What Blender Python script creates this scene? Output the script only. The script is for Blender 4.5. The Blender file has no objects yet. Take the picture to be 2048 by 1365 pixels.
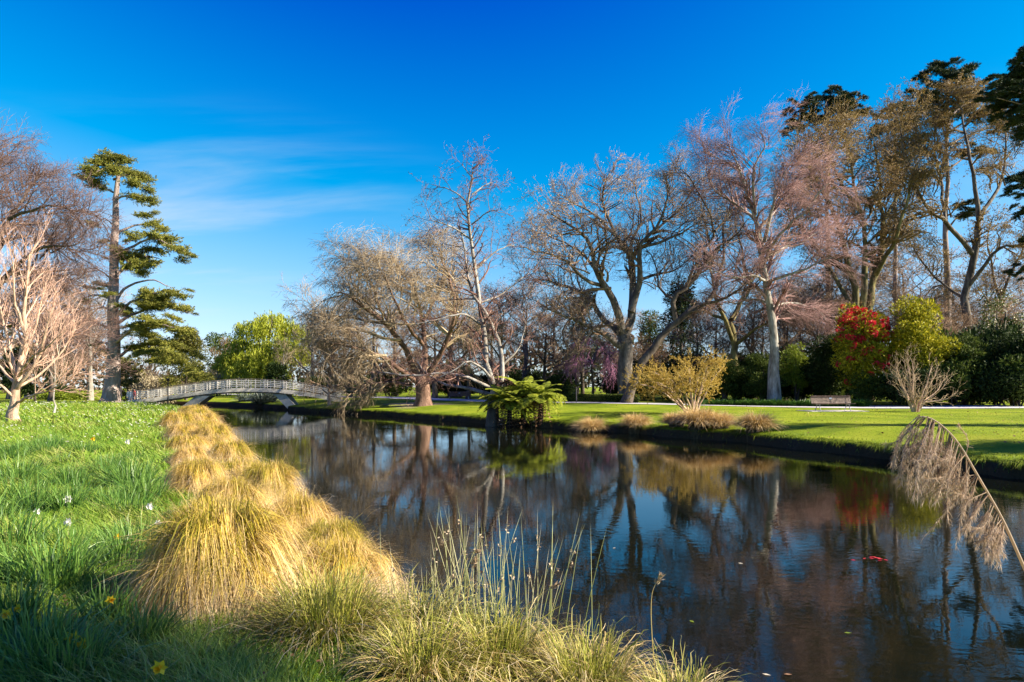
import bpy, math, numpy as np
from math import radians, pi
# ---------------------------------------------------------------- camera, sky, sun, exposure
SC = bpy.context.scene
F, HY, H = 1365.0, 770.0, 2.35            # focal length in photo pixels, horizon row, eye height over the water
cam_d = bpy.data.cameras.new('camera'); cam = bpy.data.objects.new('camera', cam_d); SC.collection.objects.link(cam)
cam.location = (0, 0, H); cam.rotation_euler = (pi/2, 0, 0)
cam_d.sensor_width = 36; cam_d.lens = 36*F/2048; cam_d.shift_y = (HY-682.5)/2048
cam_d.clip_start = 0.05; cam_d.clip_end = 3000
SC.camera = cam
SUN_EL, SUN_AZ = 30.0, 100.0                # azimuth clockwise from the viewing direction (+Y)
tosun = np.array([math.sin(radians(SUN_AZ))*math.cos(radians(SUN_EL)), math.cos(radians(SUN_AZ))*math.cos(radians(SUN_EL)), math.sin(radians(SUN_EL))])
sd = bpy.data.lights.new('sun', 'SUN'); sd.energy = 5.0; sd.angle = radians(0.5); sd.color = (1.0, 0.89, 0.71)
so = bpy.data.objects.new('sun', sd); SC.collection.objects.link(so)
from mathutils import Vector
so.rotation_euler = Vector(tosun).to_track_quat('Z', 'Y').to_euler()
w = bpy.data.worlds.new('World'); SC.world = w; w.use_nodes = True
nt = w.node_tree; nt.nodes.clear(); N = nt.nodes.new; L = nt.links.new
sky = N('ShaderNodeTexSky'); sky.sky_type = 'NISHITA'; sky.sun_disc = False
sky.sun_elevation = radians(SUN_EL); sky.sun_rotation = radians(SUN_AZ)
sky.altitude = 300; sky.air_density = 1.0; sky.dust_density = 0.1; sky.ozone_density = 3.0
hs = N('ShaderNodeHueSaturation'); hs.inputs['Hue'].default_value = 0.5; hs.inputs['Saturation'].default_value = 1.0; hs.inputs['Value'].default_value = 1.0
def wv(op, a, b):
    n = N('ShaderNodeVectorMath'); n.operation = op; L(a, n.inputs[0]); n.inputs[1].default_value = b; return n.outputs[0]
deep = wv('MULTIPLY', wv('MAXIMUM', wv('SUBTRACT', sky.outputs[0], (1.5, 1.22, 0.0)), (0.0, 0.0, 0.0)), (2.2, 2.4, 1.8))   # deeper, more saturated blue
soft = N('ShaderNodeVectorMath'); soft.operation = 'DIVIDE'; L(deep, soft.inputs[0]); L(wv('ADD', wv('MULTIPLY', deep, (.085, .075, .04)), (1.0, 1.0, 1.0)), soft.inputs[1])   # pale, not burnt out, at the horizon
L(soft.outputs[0], hs.inputs['Color'])
tc = N('ShaderNodeTexCoord'); sep = N('ShaderNodeSeparateXYZ'); L(tc.outputs['Generated'], sep.inputs[0])
def wm(op, a, b=None):
    n = N('ShaderNodeMath'); n.operation = op
    for k, v in enumerate((a, b)):
        if v is None: continue
        if isinstance(v, (int, float)): n.inputs[k].default_value = v
        else: L(v, n.inputs[k])
    return n.outputs[0]
den = wm('ADD', wm('MAXIMUM', sep.outputs[2], 0.0), 0.12)
cx = wm('DIVIDE', sep.outputs[0], den); cy = wm('DIVIDE', sep.outputs[1], den)
cmb = N('ShaderNodeCombineXYZ'); L(cx, cmb.inputs[0]); L(cy, cmb.inputs[1])
mp = N('ShaderNodeMapping'); mp.inputs['Scale'].default_value = (0.55, 1.7, 1); mp.inputs['Rotation'].default_value = (0, 0, 0.28); mp.inputs['Location'].default_value = (10.1, 6.4, 0)
L(cmb.outputs[0], mp.inputs[0])
n1 = N('ShaderNodeTexNoise'); n1.inputs['Scale'].default_value = 1.1; n1.inputs['Detail'].default_value = 7; n1.inputs['Roughness'].default_value = 0.56; n1.inputs['Distortion'].default_value = 0.5
L(mp.outputs[0], n1.inputs['Vector'])
n2 = N('ShaderNodeTexNoise'); n2.inputs['Scale'].default_value = 0.33; n2.inputs['Detail'].default_value = 1; mp2 = N('ShaderNodeMapping'); mp2.inputs['Location'].default_value = (7, 6, 0); L(cmb.outputs[0], mp2.inputs[0]); L(mp2.outputs[0], n2.inputs['Vector'])
def wramp(f, a, b):
    m = N('ShaderNodeMapRange'); m.interpolation_type = 'SMOOTHSTEP'
    m.inputs[1].default_value = a; m.inputs[2].default_value = b; L(f, m.inputs[0]); return m.outputs[0]
cl = wm('MULTIPLY', wramp(n1.outputs['Fac'], 0.46, 0.78), wramp(n2.outputs['Fac'], 0.42, 0.58))
low = wramp(sep.outputs[2], 0.52, 0.10)
cl = wm('MULTIPLY', wm('MULTIPLY', cl, low), 0.6)
mx = N('ShaderNodeMix'); mx.data_type = 'RGBA'; L(cl, mx.inputs['Factor']); L(hs.outputs[0], mx.inputs['A']); mx.inputs['B'].default_value = (5.4, 5.8, 6.2, 1)
bg = N('ShaderNodeBackground'); bg.inputs['Strength'].default_value = 0.050; L(mx.outputs['Result'], bg.inputs['Color'])
wo = N('ShaderNodeOutputWorld'); L(bg.outputs[0], wo.inputs['Surface'])
vs = SC.view_settings; vs.view_transform = 'Standard'; vs.look = 'None'; vs.gamma = 1.0; vs.use_curve_mapping = False; vs.exposure = 1.62
SC.cycles.max_bounces = 6; SC.cycles.diffuse_bounces = 3; SC.cycles.glossy_bounces = 3; SC.cycles.transmission_bounces = 4
SC.cycles.caustics_reflective = False; SC.cycles.caustics_refractive = False

# ---------------------------------------------------------------- helpers
C = SC.collection
rng = np.random.default_rng(11)
def nrm(v): return v/np.maximum(np.linalg.norm(v, axis=-1, keepdims=True), 1e-9)
def W(px, py, d): return np.array([(px-1024.0)*d/F, d, H-(py-HY)*d/F])

def mesh(name, parts):
    """parts: list of (verts (n,3), quads (m,4) or None, tris (k,3) or None, tint (n,), along (n,))"""
    vs_, q_, t_, ti_, al_, off = [], [], [], [], [], 0
    for v, q, t, ti, al in parts:
        vs_.append(v); ti_.append(np.broadcast_to(ti, (len(v),))); al_.append(np.broadcast_to(al, (len(v),)))
        if q is not None and len(q): q_.append(np.asarray(q)+off)
        if t is not None and len(t): t_.append(np.asarray(t)+off)
        off += len(v)
    V = np.concatenate(vs_).astype(np.float32)
    Q = np.concatenate(q_) if q_ else np.zeros((0, 4), int); T = np.concatenate(t_) if t_ else np.zeros((0, 3), int)
    me = bpy.data.meshes.new(name); me.vertices.add(len(V)); me.vertices.foreach_set('co', V.ravel())
    li = np.concatenate([Q.ravel(), T.ravel()]).astype(np.int32)
    me.loops.add(len(li)); me.loops.foreach_set('vertex_index', li)
    me.polygons.add(len(Q)+len(T))
    ls = np.concatenate([np.arange(len(Q))*4, len(Q)*4+np.arange(len(T))*3]).astype(np.int32)
    me.polygons.foreach_set('loop_start', ls)
    me.polygons.foreach_set('use_smooth', np.ones(len(ls), bool))
    a = me.attributes.new('tint', 'FLOAT', 'POINT'); a.data.foreach_set('value', np.concatenate(ti_).astype(np.float32))
    a = me.attributes.new('along', 'FLOAT', 'POINT'); a.data.foreach_set('value', np.concatenate(al_).astype(np.float32))
    me.update(calc_edges=True)
    return me
def flat(me):
    me.polygons.foreach_set('use_smooth', np.zeros(len(me.polygons), bool)); return me
def obj(name, me, mat, parent=None):
    o = bpy.data.objects.new(name, me); C.objects.link(o)
    if mat is not None:
        me.materials.clear(); me.materials.append(mat)
    if parent is not None: o.parent = parent
    return o
def tag(o, label=None, cat=None, group=None, kind=None):
    if label: o['label'] = label
    if cat: o['category'] = cat
    if group: o['group'] = group
    if kind: o['kind'] = kind
    return o
def thing(name, label, cat, loc, group=None, rz=0.0, sc=1.0):
    o = bpy.data.objects.new(name, None); C.objects.link(o); o.location = tuple(loc); o.rotation_euler = (0, 0, rz); o.scale = (sc,)*3 if np.isscalar(sc) else sc
    o.empty_display_size = 0.2
    return tag(o, label, cat, group)
def dup(root, loc, rz=0, sc=1.0, label=None, group=None, name=None):
    r = root.copy(); C.objects.link(r); r.location = tuple(loc); r.rotation_euler = (0, 0, rz); r.scale = (sc,)*3 if np.isscalar(sc) else sc
    if name: r.name = name
    if label: r['label'] = label
    if group: r['group'] = group
    for ch in list(root.children):
        c = ch.copy(); C.objects.link(c); c.parent = r
        for g in list(ch.children):
            e = g.copy(); C.objects.link(e); e.parent = c
    return r

# ---- shapes
def tubes(P, R, S=5, apex=True, tint=None):
    P = np.asarray(P, float); R = np.asarray(R, float); n, K, _ = P.shape
    t = np.empty_like(P); t[:, 1:-1] = P[:, 2:]-P[:, :-2]; t[:, 0] = P[:, 1]-P[:, 0]; t[:, -1] = P[:, -1]-P[:, -2]
    t = nrm(t); ax = nrm(P[:, -1]-P[:, 0])
    ref = np.where(np.abs(ax[:, 2:3]) > 0.8, np.array([[1.0, 0.1, 0]]), np.array([[0.1, 0, 1.0]]))
    ref = np.broadcast_to(ref[:, None], P.shape)
    u = nrm(ref-t*np.sum(ref*t, -1, keepdims=True)); v = np.cross(t, u)
    a = np.arange(S)*2*pi/S
    kr = K-1 if apex else K
    ring = P[:, :kr, None]+R[:, :kr, None, None]*(np.cos(a)[None, None, :, None]*u[:, :kr, None]+np.sin(a)[None, None, :, None]*v[:, :kr, None])
    V = ring.reshape(n, kr*S, 3)
    if apex: V = np.concatenate([V, P[:, -1:]], 1)
    per = V.shape[1]; b = (np.arange(n)*per)[:, None]
    q = None; tr = None
    if kr > 1:
        k = np.arange(kr-1)[:, None]; s = np.arange(S)[None]; s2 = (s+1) % S
        loc = np.stack([k*S+s, k*S+s2, (k+1)*S+s2, (k+1)*S+s], -1).reshape(-1, 4)
        q = (b[:, :, None]+loc[None]).reshape(-1, 4)
    if apex:
        s = np.arange(S); loc = np.stack([(kr-1)*S+s, (kr-1)*S+(s+1) % S, np.full(S, kr*S)], -1)
        tr = (b[:, :, None]+loc[None]).reshape(-1, 3)
    if tint is None: tint = rng.random(n)
    al = np.repeat(np.linspace(0, 1, K)[:kr], S)
    if apex: al = np.append(al, 1.0)
    return (V.reshape(-1, 3), q, tr, np.repeat(tint, per), np.tile(al, n))
def blades(P, Wd, side=None, tint=None):
    """flat tapering blades; P (n,K,3), Wd (n,) half width"""
    n, K, _ = P.shape
    ax = P[:, -1]-P[:, 0]
    if side is None:
        h = np.stack([-ax[:, 1], ax[:, 0], np.zeros(n)], -1)+rng.normal(0, .25, (n, 3))*np.linalg.norm(ax, axis=-1, keepdims=True)
        side = nrm(h)
    prof = (1-np.linspace(0, 1, K)**2.2)[:-1]; prof[0] *= 0.8
    off = side[:, None]*Wd[:, None, None]*prof[None, :, None]
    V = np.concatenate([np.stack([P[:, :-1]-off, P[:, :-1]+off], 2).reshape(n, 2*(K-1), 3), P[:, -1:]], 1)
    per = 2*K-1; b = (np.arange(n)*per)[:, None, None]
    k = np.arange(K-2); loc = np.stack([2*k, 2*k+1, 2*k+3, 2*k+2], -1)
    q = (b+loc[None]).reshape(-1, 4) if K > 2 else None
    tr = (b+np.array([[2*K-4, 2*K-3, 2*K-2]])[None]).reshape(-1, 3)
    if tint is None: tint = rng.random(n)
    al = np.append(np.repeat(np.linspace(0, 1, K)[:-1], 2), 1.0)
    return (V.reshape(-1, 3), q, tr, np.repeat(tint, per), np.tile(al, n))
def leaves(pos, dr, ln, wd, tint=None, fold=0.15, nb=None):
    n = len(pos); dr = nrm(dr); ln = np.broadcast_to(ln, (n,)); wd = np.broadcast_to(wd, (n,))
    r = rng.normal(0, 1, (n, 3)) if nb is None else nb+rng.normal(0, .35, (n, 3))
    up = nrm(r-dr*np.sum(r*dr, -1, keepdims=True)); sd_ = np.cross(dr, up)
    m = pos+dr*(ln*0.45)[:, None]+up*(ln*fold*0.5)[:, None]
    V = np.stack([pos, m+sd_*wd[:, None]/2, pos+dr*ln[:, None], m-sd_*wd[:, None]/2], 1).reshape(-1, 3)
    q = np.arange(n*4).reshape(n, 4)
    if tint is None: tint = rng.random(n)
    return (V, q, None, np.repeat(tint, 4), np.tile([0, .5, 1, .5], n))
def spline(pts, K):
    p = np.asarray(pts, float)
    if len(p) == 2: p = np.array([p[0], (p[0]+p[1])/2, p[1]])
    e = np.vstack([2*p[0]-p[1], p, 2*p[-1]-p[-2]]); n = len(p)-1
    u = np.linspace(0, n-1e-6, K); i = u.astype(int); f = (u-i)[:, None]
    a, b, c, d_ = e[i], e[i+1], e[i+2], e[i+3]
    return 0.5*(2*b+(c-a)*f+(2*a-5*b+4*c-d_)*f**2+(3*b-a-3*c+d_)*f**3)
def boxes(items):
    """items: (center, size, rotz) -> part"""
    out = []
    cu = np.array([[x, y, z] for x in (-.5, .5) for y in (-.5, .5) for z in (-.5, .5)])
    fq = np.array([[0, 1, 3, 2], [4, 6, 7, 5], [0, 4, 5, 1], [2, 3, 7, 6], [0, 2, 6, 4], [1, 5, 7, 3]])
    for c, s, rz in items:
        v = cu*np.array(s); ca, sa = math.cos(rz), math.sin(rz)
        v = np.stack([v[:, 0]*ca-v[:, 1]*sa, v[:, 0]*sa+v[:, 1]*ca, v[:, 2]], -1)+np.array(c)
        out.append((v, fq, None, 0.5, 0.5))
    return out
def sphere(c, r, nu=10, nv=6):
    u = np.arange(nu)*2*pi/nu; v = np.linspace(0, pi, nv+1)
    V = np.stack([np.outer(np.sin(v), np.cos(u)), np.outer(np.sin(v), np.sin(u)), np.outer(np.cos(v), np.ones(nu))], -1).reshape(-1, 3)*np.array(r)+np.array(c)
    k = np.arange(nv)[:, None]; s = np.arange(nu)[None]; s2 = (s+1) % nu
    return (V, np.stack([k*nu+s, (k+1)*nu+s, (k+1)*nu+s2, k*nu+s2], -1).reshape(-1, 4), None, 0.5, 0.5)

# ---- branching
def grow(P, R, den, t0, t1, ang, angv, ln, lnv, K, wig, up, rr, rmin, tip=0.35, prof=0.4, up0=0.0, minn=1):
    n, K0, _ = P.shape
    pl = np.sum(np.linalg.norm(np.diff(P, axis=1), axis=-1), -1)
    cnt = np.maximum(minn, np.floor(pl*den*(t1-t0)+rng.random(n))).astype(int)
    idx = np.repeat(np.arange(n), cnt); M = len(idx)
    order = np.arange(M)-np.repeat(np.cumsum(cnt)-cnt, cnt)
    t = t0+(t1-t0)*(order+rng.random(M))/cnt[idx]
    f = t*(K0-1); i = np.minimum(f.astype(int), K0-2); u = (f-i)[:, None]
    base = P[idx, i]*(1-u)+P[idx, i+1]*u
    tan = nrm(P[idx, i+1]-P[idx, i]); r = R[idx, i]*(1-u[:, 0])+R[idx, i+1]*u[:, 0]
    q = rng.normal(0, 1, (M, 3)); perp = nrm(q-tan*np.sum(q*tan, -1, keepdims=True))
    a = radians(ang)+radians(angv)*rng.normal(0, 1, M)
    d = np.cos(a)[:, None]*tan+np.sin(a)[:, None]*perp; d[:, 2] += up0; d = nrm(d)
    Ln = ln*(1-prof*t)*np.exp(lnv*rng.normal(0, 1, M))
    Q = np.empty((M, K, 3)); Q[:, 0] = base; st = (Ln/(K-1))[:, None]
    for k in range(1, K):
        Q[:, k] = Q[:, k-1]+d*st
        d = d+wig*rng.normal(0, 1, (M, 3)); d[:, 2] += up; d = nrm(d)
    r0 = np.maximum(np.minimum(r*rr, 0.05*Ln+rmin), rmin)
    Rr = r0[:, None]*np.linspace(1, tip, K)[None]
    return Q, Rr
def limbs_from(lst, d, loc, K=12, wob=0.006):
    Ps, Rs = [], []
    for pts, w0, w1 in lst:
        w3 = [W(p[0], p[1], d+(p[2] if len(p) > 2 else 0)) for p in pts]
        s = spline(w3, K); ln = np.linalg.norm(s[-1]-s[0])
        s[1:-1] += rng.normal(0, wob*ln, (K-2, 3))
        Ps.append(s-np.array(loc)); Rs.append((w1+(w0-w1)*(1-np.linspace(0, 1, K))**1.3)*0.40*d/F)
    return np.array(Ps), np.array(Rs)
def flare(R, amt=0.35):
    R = R.copy(); R[0, 0] *= 1+amt; R[0, 1] *= 1+amt*0.35; return R

# ---- materials
def mat_new(name):
    m = bpy.data.materials.new(name); m.use_nodes = True; t = m.node_tree; t.nodes.clear()
    o = t.nodes.new('ShaderNodeOutputMaterial'); return m, t, o
def ramp(t, fac, cols):
    r = t.nodes.new('ShaderNodeValToRGB'); e = r.color_ramp.elements
    while len(e) < len(cols): e.new(0.5)
    for k, c in enumerate(cols): e[k].position = k/max(1, len(cols)-1); e[k].color = (*c, 1)
    t.links.new(fac, r.inputs[0]); return r.outputs[0]
def leafmat(name, a, b=None, transl=0.3, rough=0.55, spec=0.3, var=0.35, vscale=1.2, mid=None, objvar=0.0):
    """colour by the piece's own tint, from base colours a to tip colours b, with patchy variation"""
    m, t, o = mat_new(name); nn = t.nodes.new; lk = t.links.new
    at = nn('ShaderNodeAttribute'); at.attribute_name = 'tint'
    al = nn('ShaderNodeAttribute'); al.attribute_name = 'along'
    geo = nn('ShaderNodeNewGeometry'); no = nn('ShaderNodeTexNoise'); no.inputs['Scale'].default_value = vscale; no.inputs['Detail'].default_value = 2
    lk(geo.outputs['Position'], no.inputs['Vector'])
    md = nn('ShaderNodeMath'); md.operation = 'MULTIPLY_ADD'; lk(no.outputs['Fac'], md.inputs[0]); md.inputs[1].default_value = var*2; md.inputs[2].default_value = -var
    ad = nn('ShaderNodeMath'); ad.operation = 'ADD'; ad.use_clamp = True; lk(at.outputs['Fac'], ad.inputs[0]); lk(md.outputs[0], ad.inputs[1])
    if objvar:
        oi = nn('ShaderNodeObjectInfo'); om = nn('ShaderNodeMath'); om.operation = 'MULTIPLY_ADD'; lk(oi.outputs['Random'], om.inputs[0]); om.inputs[1].default_value = objvar; om.inputs[2].default_value = -objvar/2
        a2_ = nn('ShaderNodeMath'); a2_.operation = 'ADD'; a2_.use_clamp = True; lk(ad.outputs[0], a2_.inputs[0]); lk(om.outputs[0], a2_.inputs[1]); ad = a2_
    col = ramp(t, ad.outputs[0], a)
    if b is not None:
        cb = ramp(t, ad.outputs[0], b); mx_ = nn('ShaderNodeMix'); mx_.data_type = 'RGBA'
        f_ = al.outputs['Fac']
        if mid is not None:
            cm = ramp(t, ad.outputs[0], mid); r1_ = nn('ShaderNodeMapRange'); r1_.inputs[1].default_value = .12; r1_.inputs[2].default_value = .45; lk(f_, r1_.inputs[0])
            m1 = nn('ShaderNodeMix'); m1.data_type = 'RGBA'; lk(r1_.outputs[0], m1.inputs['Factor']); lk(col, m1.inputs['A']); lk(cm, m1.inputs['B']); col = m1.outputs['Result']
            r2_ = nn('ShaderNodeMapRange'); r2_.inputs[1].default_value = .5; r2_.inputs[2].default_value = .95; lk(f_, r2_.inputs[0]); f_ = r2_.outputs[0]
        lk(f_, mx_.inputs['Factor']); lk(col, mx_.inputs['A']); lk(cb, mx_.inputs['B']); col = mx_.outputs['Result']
    p = nn('ShaderNodeBsdfPrincipled'); p.inputs['Roughness'].default_value = rough; p.inputs['Specular IOR Level'].default_value = spec; lk(col, p.inputs['Base Color'])
    if transl > 0:
        tr = nn('ShaderNodeBsdfTranslucent'); lk(col, tr.inputs['Color']); ms = nn('ShaderNodeMixShader'); ms.inputs[0].default_value = transl
        lk(p.outputs[0], ms.inputs[1]); lk(tr.outputs[0], ms.inputs[2]); lk(ms.outputs[0], o.inputs[0])
    else: lk(p.outputs[0], o.inputs[0])
    return m
def barkmat(name, cols, scale=3.0, zs=0.3, bump=0.5, rough=0.9):
    m, t, o = mat_new(name); nn = t.nodes.new; lk = t.links.new
    geo = nn('ShaderNodeNewGeometry'); mp_ = nn('ShaderNodeMapping'); mp_.inputs['Scale'].default_value = (1, 1, zs); lk(geo.outputs['Position'], mp_.inputs[0])
    no = nn('ShaderNodeTexNoise'); no.inputs['Scale'].default_value = scale; no.inputs['Detail'].default_value = 6; no.inputs['Roughness'].default_value = 0.65; lk(mp_.outputs[0], no.inputs['Vector'])
    mr = nn('ShaderNodeMapRange'); mr.inputs[1].default_value = 0.32; mr.inputs[2].default_value = 0.68; lk(no.outputs['Fac'], mr.inputs[0])
    col = ramp(t, mr.outputs[0], cols)
    p = nn('ShaderNodeBsdfPrincipled'); p.inputs['Roughness'].default_value = rough; p.inputs['Specular IOR Level'].default_value = 0.2; lk(col, p.inputs['Base Color'])
    n2_ = nn('ShaderNodeTexNoise'); n2_.inputs['Scale'].default_value = scale*4; n2_.inputs['Detail'].default_value = 4; lk(mp_.outputs[0], n2_.inputs['Vector'])
    bp = nn('ShaderNodeBump'); bp.inputs['Strength'].default_value = bump; bp.inputs['Distance'].default_value = 0.06; lk(n2_.outputs['Fac'], bp.inputs['Height']); lk(bp.outputs[0], p.inputs['Normal'])
    lk(p.outputs[0], o.inputs[0]); return m

# ---------------------------------------------------------------- the river banks and the ground
near_pts = [(260, -150), (120, -68), (60, -33), (28, -14), (15, -6), (8.5, -1.5), (4.2, 1.9), (2.3, 3.5), (1.1, 4.7), (0.1, 5.3), (-0.75, 6.1), (-1.35, 7.4), (-2.2, 9.0), (-3.8, 11.8), (-5.6, 15), (-8.2, 20.4),
            (-11.2, 27), (-15.8, 37.5), (-21, 48), (-27, 57), (-31, 63), (-38, 70), (-49, 77), (-72, 86), (-130, 110), (-300, 180)]
far_pts = [(300, -120), (140, -48), (70, -20), (38, -4), (24, 4), (17, 9.5), (13.7, 13.6), (12.7, 16.9), (11.8, 20.7), (9.9, 26.1), (6.25, 32), (2.0, 37), (-4, 44), (-11.9, 53.5), (-17.6, 59),
           (-19.8, 62), (-23, 67), (-29, 74), (-39, 81), (-62, 93), (-120, 118), (-290, 195)]
def dense(pts, wob, seed):
    p = spline(pts, 1400); s = np.concatenate([[0], np.cumsum(np.linalg.norm(np.diff(p, axis=0), axis=1))])
    r = np.random.default_rng(seed); dx = np.zeros(len(s)); dy = np.zeros(len(s))
    for wl, am in ((7.0, .22), (2.6, .10), (1.1, .05), (.5, .03)):
        dx += am*wob*np.sin(2*pi*s/wl+r.random()*6+.8*np.sin(s/3.1)); dy += am*wob*np.sin(2*pi*s/wl*1.13+r.random()*6+.8*np.sin(s/2.7))
    p = p.copy(); p[:, 0] += dx; p[:, 1] += dy
    return p
NB, FB = dense(near_pts, 1.0, 3), dense(far_pts, 1.0, 5)
def bdist(x, y, B):
    """distance to a dense bank line"""
    x = np.atleast_1d(np.asarray(x, float)); y = np.atleast_1d(np.asarray(y, float)); out = np.empty(len(x))
    A0, A1 = B[:-1], B[1:]; dv = A1-A0; dd = np.maximum((dv**2).sum(1), 1e-9)
    A0, dv, dd = A0.astype(np.float32), dv.astype(np.float32), dd.astype(np.float32)
    for i in range(0, len(x), 4000):
        ax = x[i:i+4000, None].astype(np.float32)-A0[:, 0]; ay = y[i:i+4000, None].astype(np.float32)-A0[:, 1]
        u = (ax*dv[:, 0]+ay*dv[:, 1])/dd; np.clip(u, 0, 1, out=u); ax -= u*dv[:, 0]; ay -= u*dv[:, 1]
        out[i:i+4000] = np.sqrt((ax*ax+ay*ay).min(1))
    return out
_k = (np.abs(NB[:, 1]-30) < 75); NBc = np.vstack([NB[:1], NB[_k][::4], NB[-1:]]); _k = (np.abs(FB[:, 1]-30) < 75); FBc = np.vstack([FB[:1], FB[_k][::4], FB[-1:]])
def side_of(x, y):
    """+1 near land, -1 far land, 0 river: by casting along x"""
    x = np.atleast_1d(np.asarray(x, float)); y = np.atleast_1d(np.asarray(y, float))
    xn = np.interp(y, NB[:, 1], NB[:, 0]); xf = np.interp(y, FB[:, 1], FB[:, 0])
    return np.where(x < xn, 1, np.where(x > xf, -1, 0))
def sstep(a, b, v): t = np.clip((v-a)/(b-a), 0, 1); return t*t*(3-2*t)
def gz(x, y):
    sc = np.isscalar(x); x = np.atleast_1d(np.asarray(x, float)); y = np.atleast_1d(np.asarray(y, float))
    s = side_of(x, y); dn = bdist(x, y, NBc); df = bdist(x, y, FBc)
    und = 0.05*np.sin(x*.17+1)*np.cos(y*.13)+0.03*np.sin(x*.31+y*.21)
    zn = 0.02+0.43*sstep(0, 0.7, dn)+0.3*sstep(0.5, 3.0, dn)+und*sstep(1, 6, dn)+0.05*sstep(5, 30, dn)
    zf = 0.02+0.38*sstep(0, 0.12, df)+0.08*sstep(.1, 0.5, df)+0.27*sstep(0.4, 4.0, df)+und*sstep(1, 6, df)+0.08*sstep(8, 30, df)
    zr = -0.05-0.9*sstep(0, 2.0, np.minimum(dn, df))
    z = np.where(s == 1, zn, np.where(s == -1, zf, zr))
    return float(z[0]) if sc else z
def G(px, d): x = (px-1024.0)*d/F; return np.array([x, d, gz(x, d)])

def loft_rows(B, lo, hi, step):
    s = np.concatenate([[0], np.cumsum(np.linalg.norm(np.diff(B, axis=0), axis=1))])
    m = (B[:, 1] > lo) & (B[:, 1] < hi); s0, s1 = s[m][0], s[m][-1]
    ss = np.concatenate([np.linspace(0, s0, 30)[:-1], np.arange(s0, s1, step), np.linspace(s1, s[-1], 30)])
    return np.stack([np.interp(ss, s, B[:, 0]), np.interp(ss, s, B[:, 1])], -1)
offs = np.array([0, .04, .08, .12, .18, .28, .42, .6, .85, 1.2, 1.6, 2.1, 2.8, 3.6, 4.6, 6, 8, 10, 12.5, 15, 18, 21, 25, 30, 36, 44, 55, 70, 100, 160, 280, 500])
def land(B, dirv, lo, hi):
    r = loft_rows(B, lo, hi, 0.22); n, k = len(r), len(offs)
    P = r[:, None]+offs[None, :, None]*np.array(dirv)[None, None]
    z = gz(P[..., 0].ravel(), P[..., 1].ravel()).reshape(n, k); z[:, 0] = -0.25
    V = np.concatenate([P, z[..., None]], -1).reshape(-1, 3)
    i = np.arange(n-1)[:, None]; j = np.arange(k-1)[None]
    q = np.stack([i*k+j, i*k+j+1, (i+1)*k+j+1, (i+1)*k+j], -1).reshape(-1, 4)
    return V, q
Vn, qn = land(NB, (-.86, -.51), -6, 66); Vf, qf = land(FB, (.75, .66), -4, 72)
# river bed under the water, sewn between both banks
bedx = np.array([[300, -160, -1.2], [300, -100, -1.2], [-320, 180, -1.2], [-320, 210, -1.2]])
m_, t_, o_ = mat_new('ground_grass'); nn = t_.nodes.new; lk = t_.links.new
geo = nn('ShaderNodeNewGeometry'); sp = nn('ShaderNodeSeparateXYZ'); lk(geo.outputs['Position'], sp.inputs[0])
na = nn('ShaderNodeTexNoise'); na.inputs['Scale'].default_value = 0.45; na.inputs['Detail'].default_value = 5; lk(geo.outputs['Position'], na.inputs['Vector'])
nb_ = nn('ShaderNodeTexNoise'); nb_.inputs['Scale'].default_value = 14; nb_.inputs['Detail'].default_value = 6; nb_.inputs['Roughness'].default_value = .7; lk(geo.outputs['Position'], nb_.inputs['Vector'])
mixv = nn('ShaderNodeMath'); mixv.operation = 'MULTIPLY_ADD'; lk(nb_.outputs['Fac'], mixv.inputs[0]); mixv.inputs[1].default_value = .8; mixv.inputs[2].default_value = -.4
addv = nn('ShaderNodeMath'); addv.operation = 'ADD'; lk(na.outputs['Fac'], addv.inputs[0]); lk(mixv.outputs[0], addv.inputs[1])
mrv = nn('ShaderNodeMapRange'); mrv.inputs[1].default_value = .25; mrv.inputs[2].default_value = .75; lk(addv.outputs[0], mrv.inputs[0])
gcol = ramp(t_, mrv.outputs[0], [(.075, .115, .006), (.145, .205, .008), (.215, .265, .012), (.27, .28, .025)])
soil = ramp(t_, nb_.outputs['Fac'], [(.018, .013, .008), (.05, .036, .021), (.10, .07, .04)])
zz = nn('ShaderNodeMath'); zz.operation = 'MULTIPLY_ADD'; lk(nb_.outputs['Fac'], zz.inputs[0]); zz.inputs[1].default_value = -.22; lk(sp.outputs[2], zz.inputs[2])
zr_ = nn('ShaderNodeMapRange'); zr_.inputs[1].default_value = .22; zr_.inputs[2].default_value = .30; lk(zz.outputs[0], zr_.inputs[0])
# worn sandy patch on the far lawn where people stand by the water
vd = nn('ShaderNodeVectorMath'); vd.operation = 'SUBTRACT'; vd.inputs[1].default_value = (-7.6, 57.5, .75); lk(geo.outputs['Position'], vd.inputs[0])
vsx = nn('ShaderNodeVectorMath'); vsx.operation = 'MULTIPLY'; vsx.inputs[1].default_value = (.30, .17, 0); lk(vd.outputs[0], vsx.inputs[0])
vl = nn('ShaderNodeVectorMath'); vl.operation = 'LENGTH'; lk(vsx.outputs[0], vl.inputs[0])
vsum = nn('ShaderNodeMath'); vsum.operation = 'MULTIPLY_ADD'; lk(na.outputs['Fac'], vsum.inputs[0]); vsum.inputs[1].default_value = .9; lk(vl.outputs['Value'], vsum.inputs[2])
vr = nn('ShaderNodeMapRange'); vr.inputs[1].default_value = 1.35; vr.inputs[2].default_value = .95; lk(vsum.outputs[0], vr.inputs[0])
sand = nn('ShaderNodeMix'); sand.data_type = 'RGBA'; lk(vr.outputs[0], sand.inputs['Factor']); lk(gcol, sand.inputs['A']); sand.inputs['B'].default_value = (.33, .26, .17, 1)
gm = nn('ShaderNodeMix'); gm.data_type = 'RGBA'; lk(zr_.outputs[0], gm.inputs['Factor']); lk(soil, gm.inputs['A']); lk(sand.outputs['Result'], gm.inputs['B'])
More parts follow.
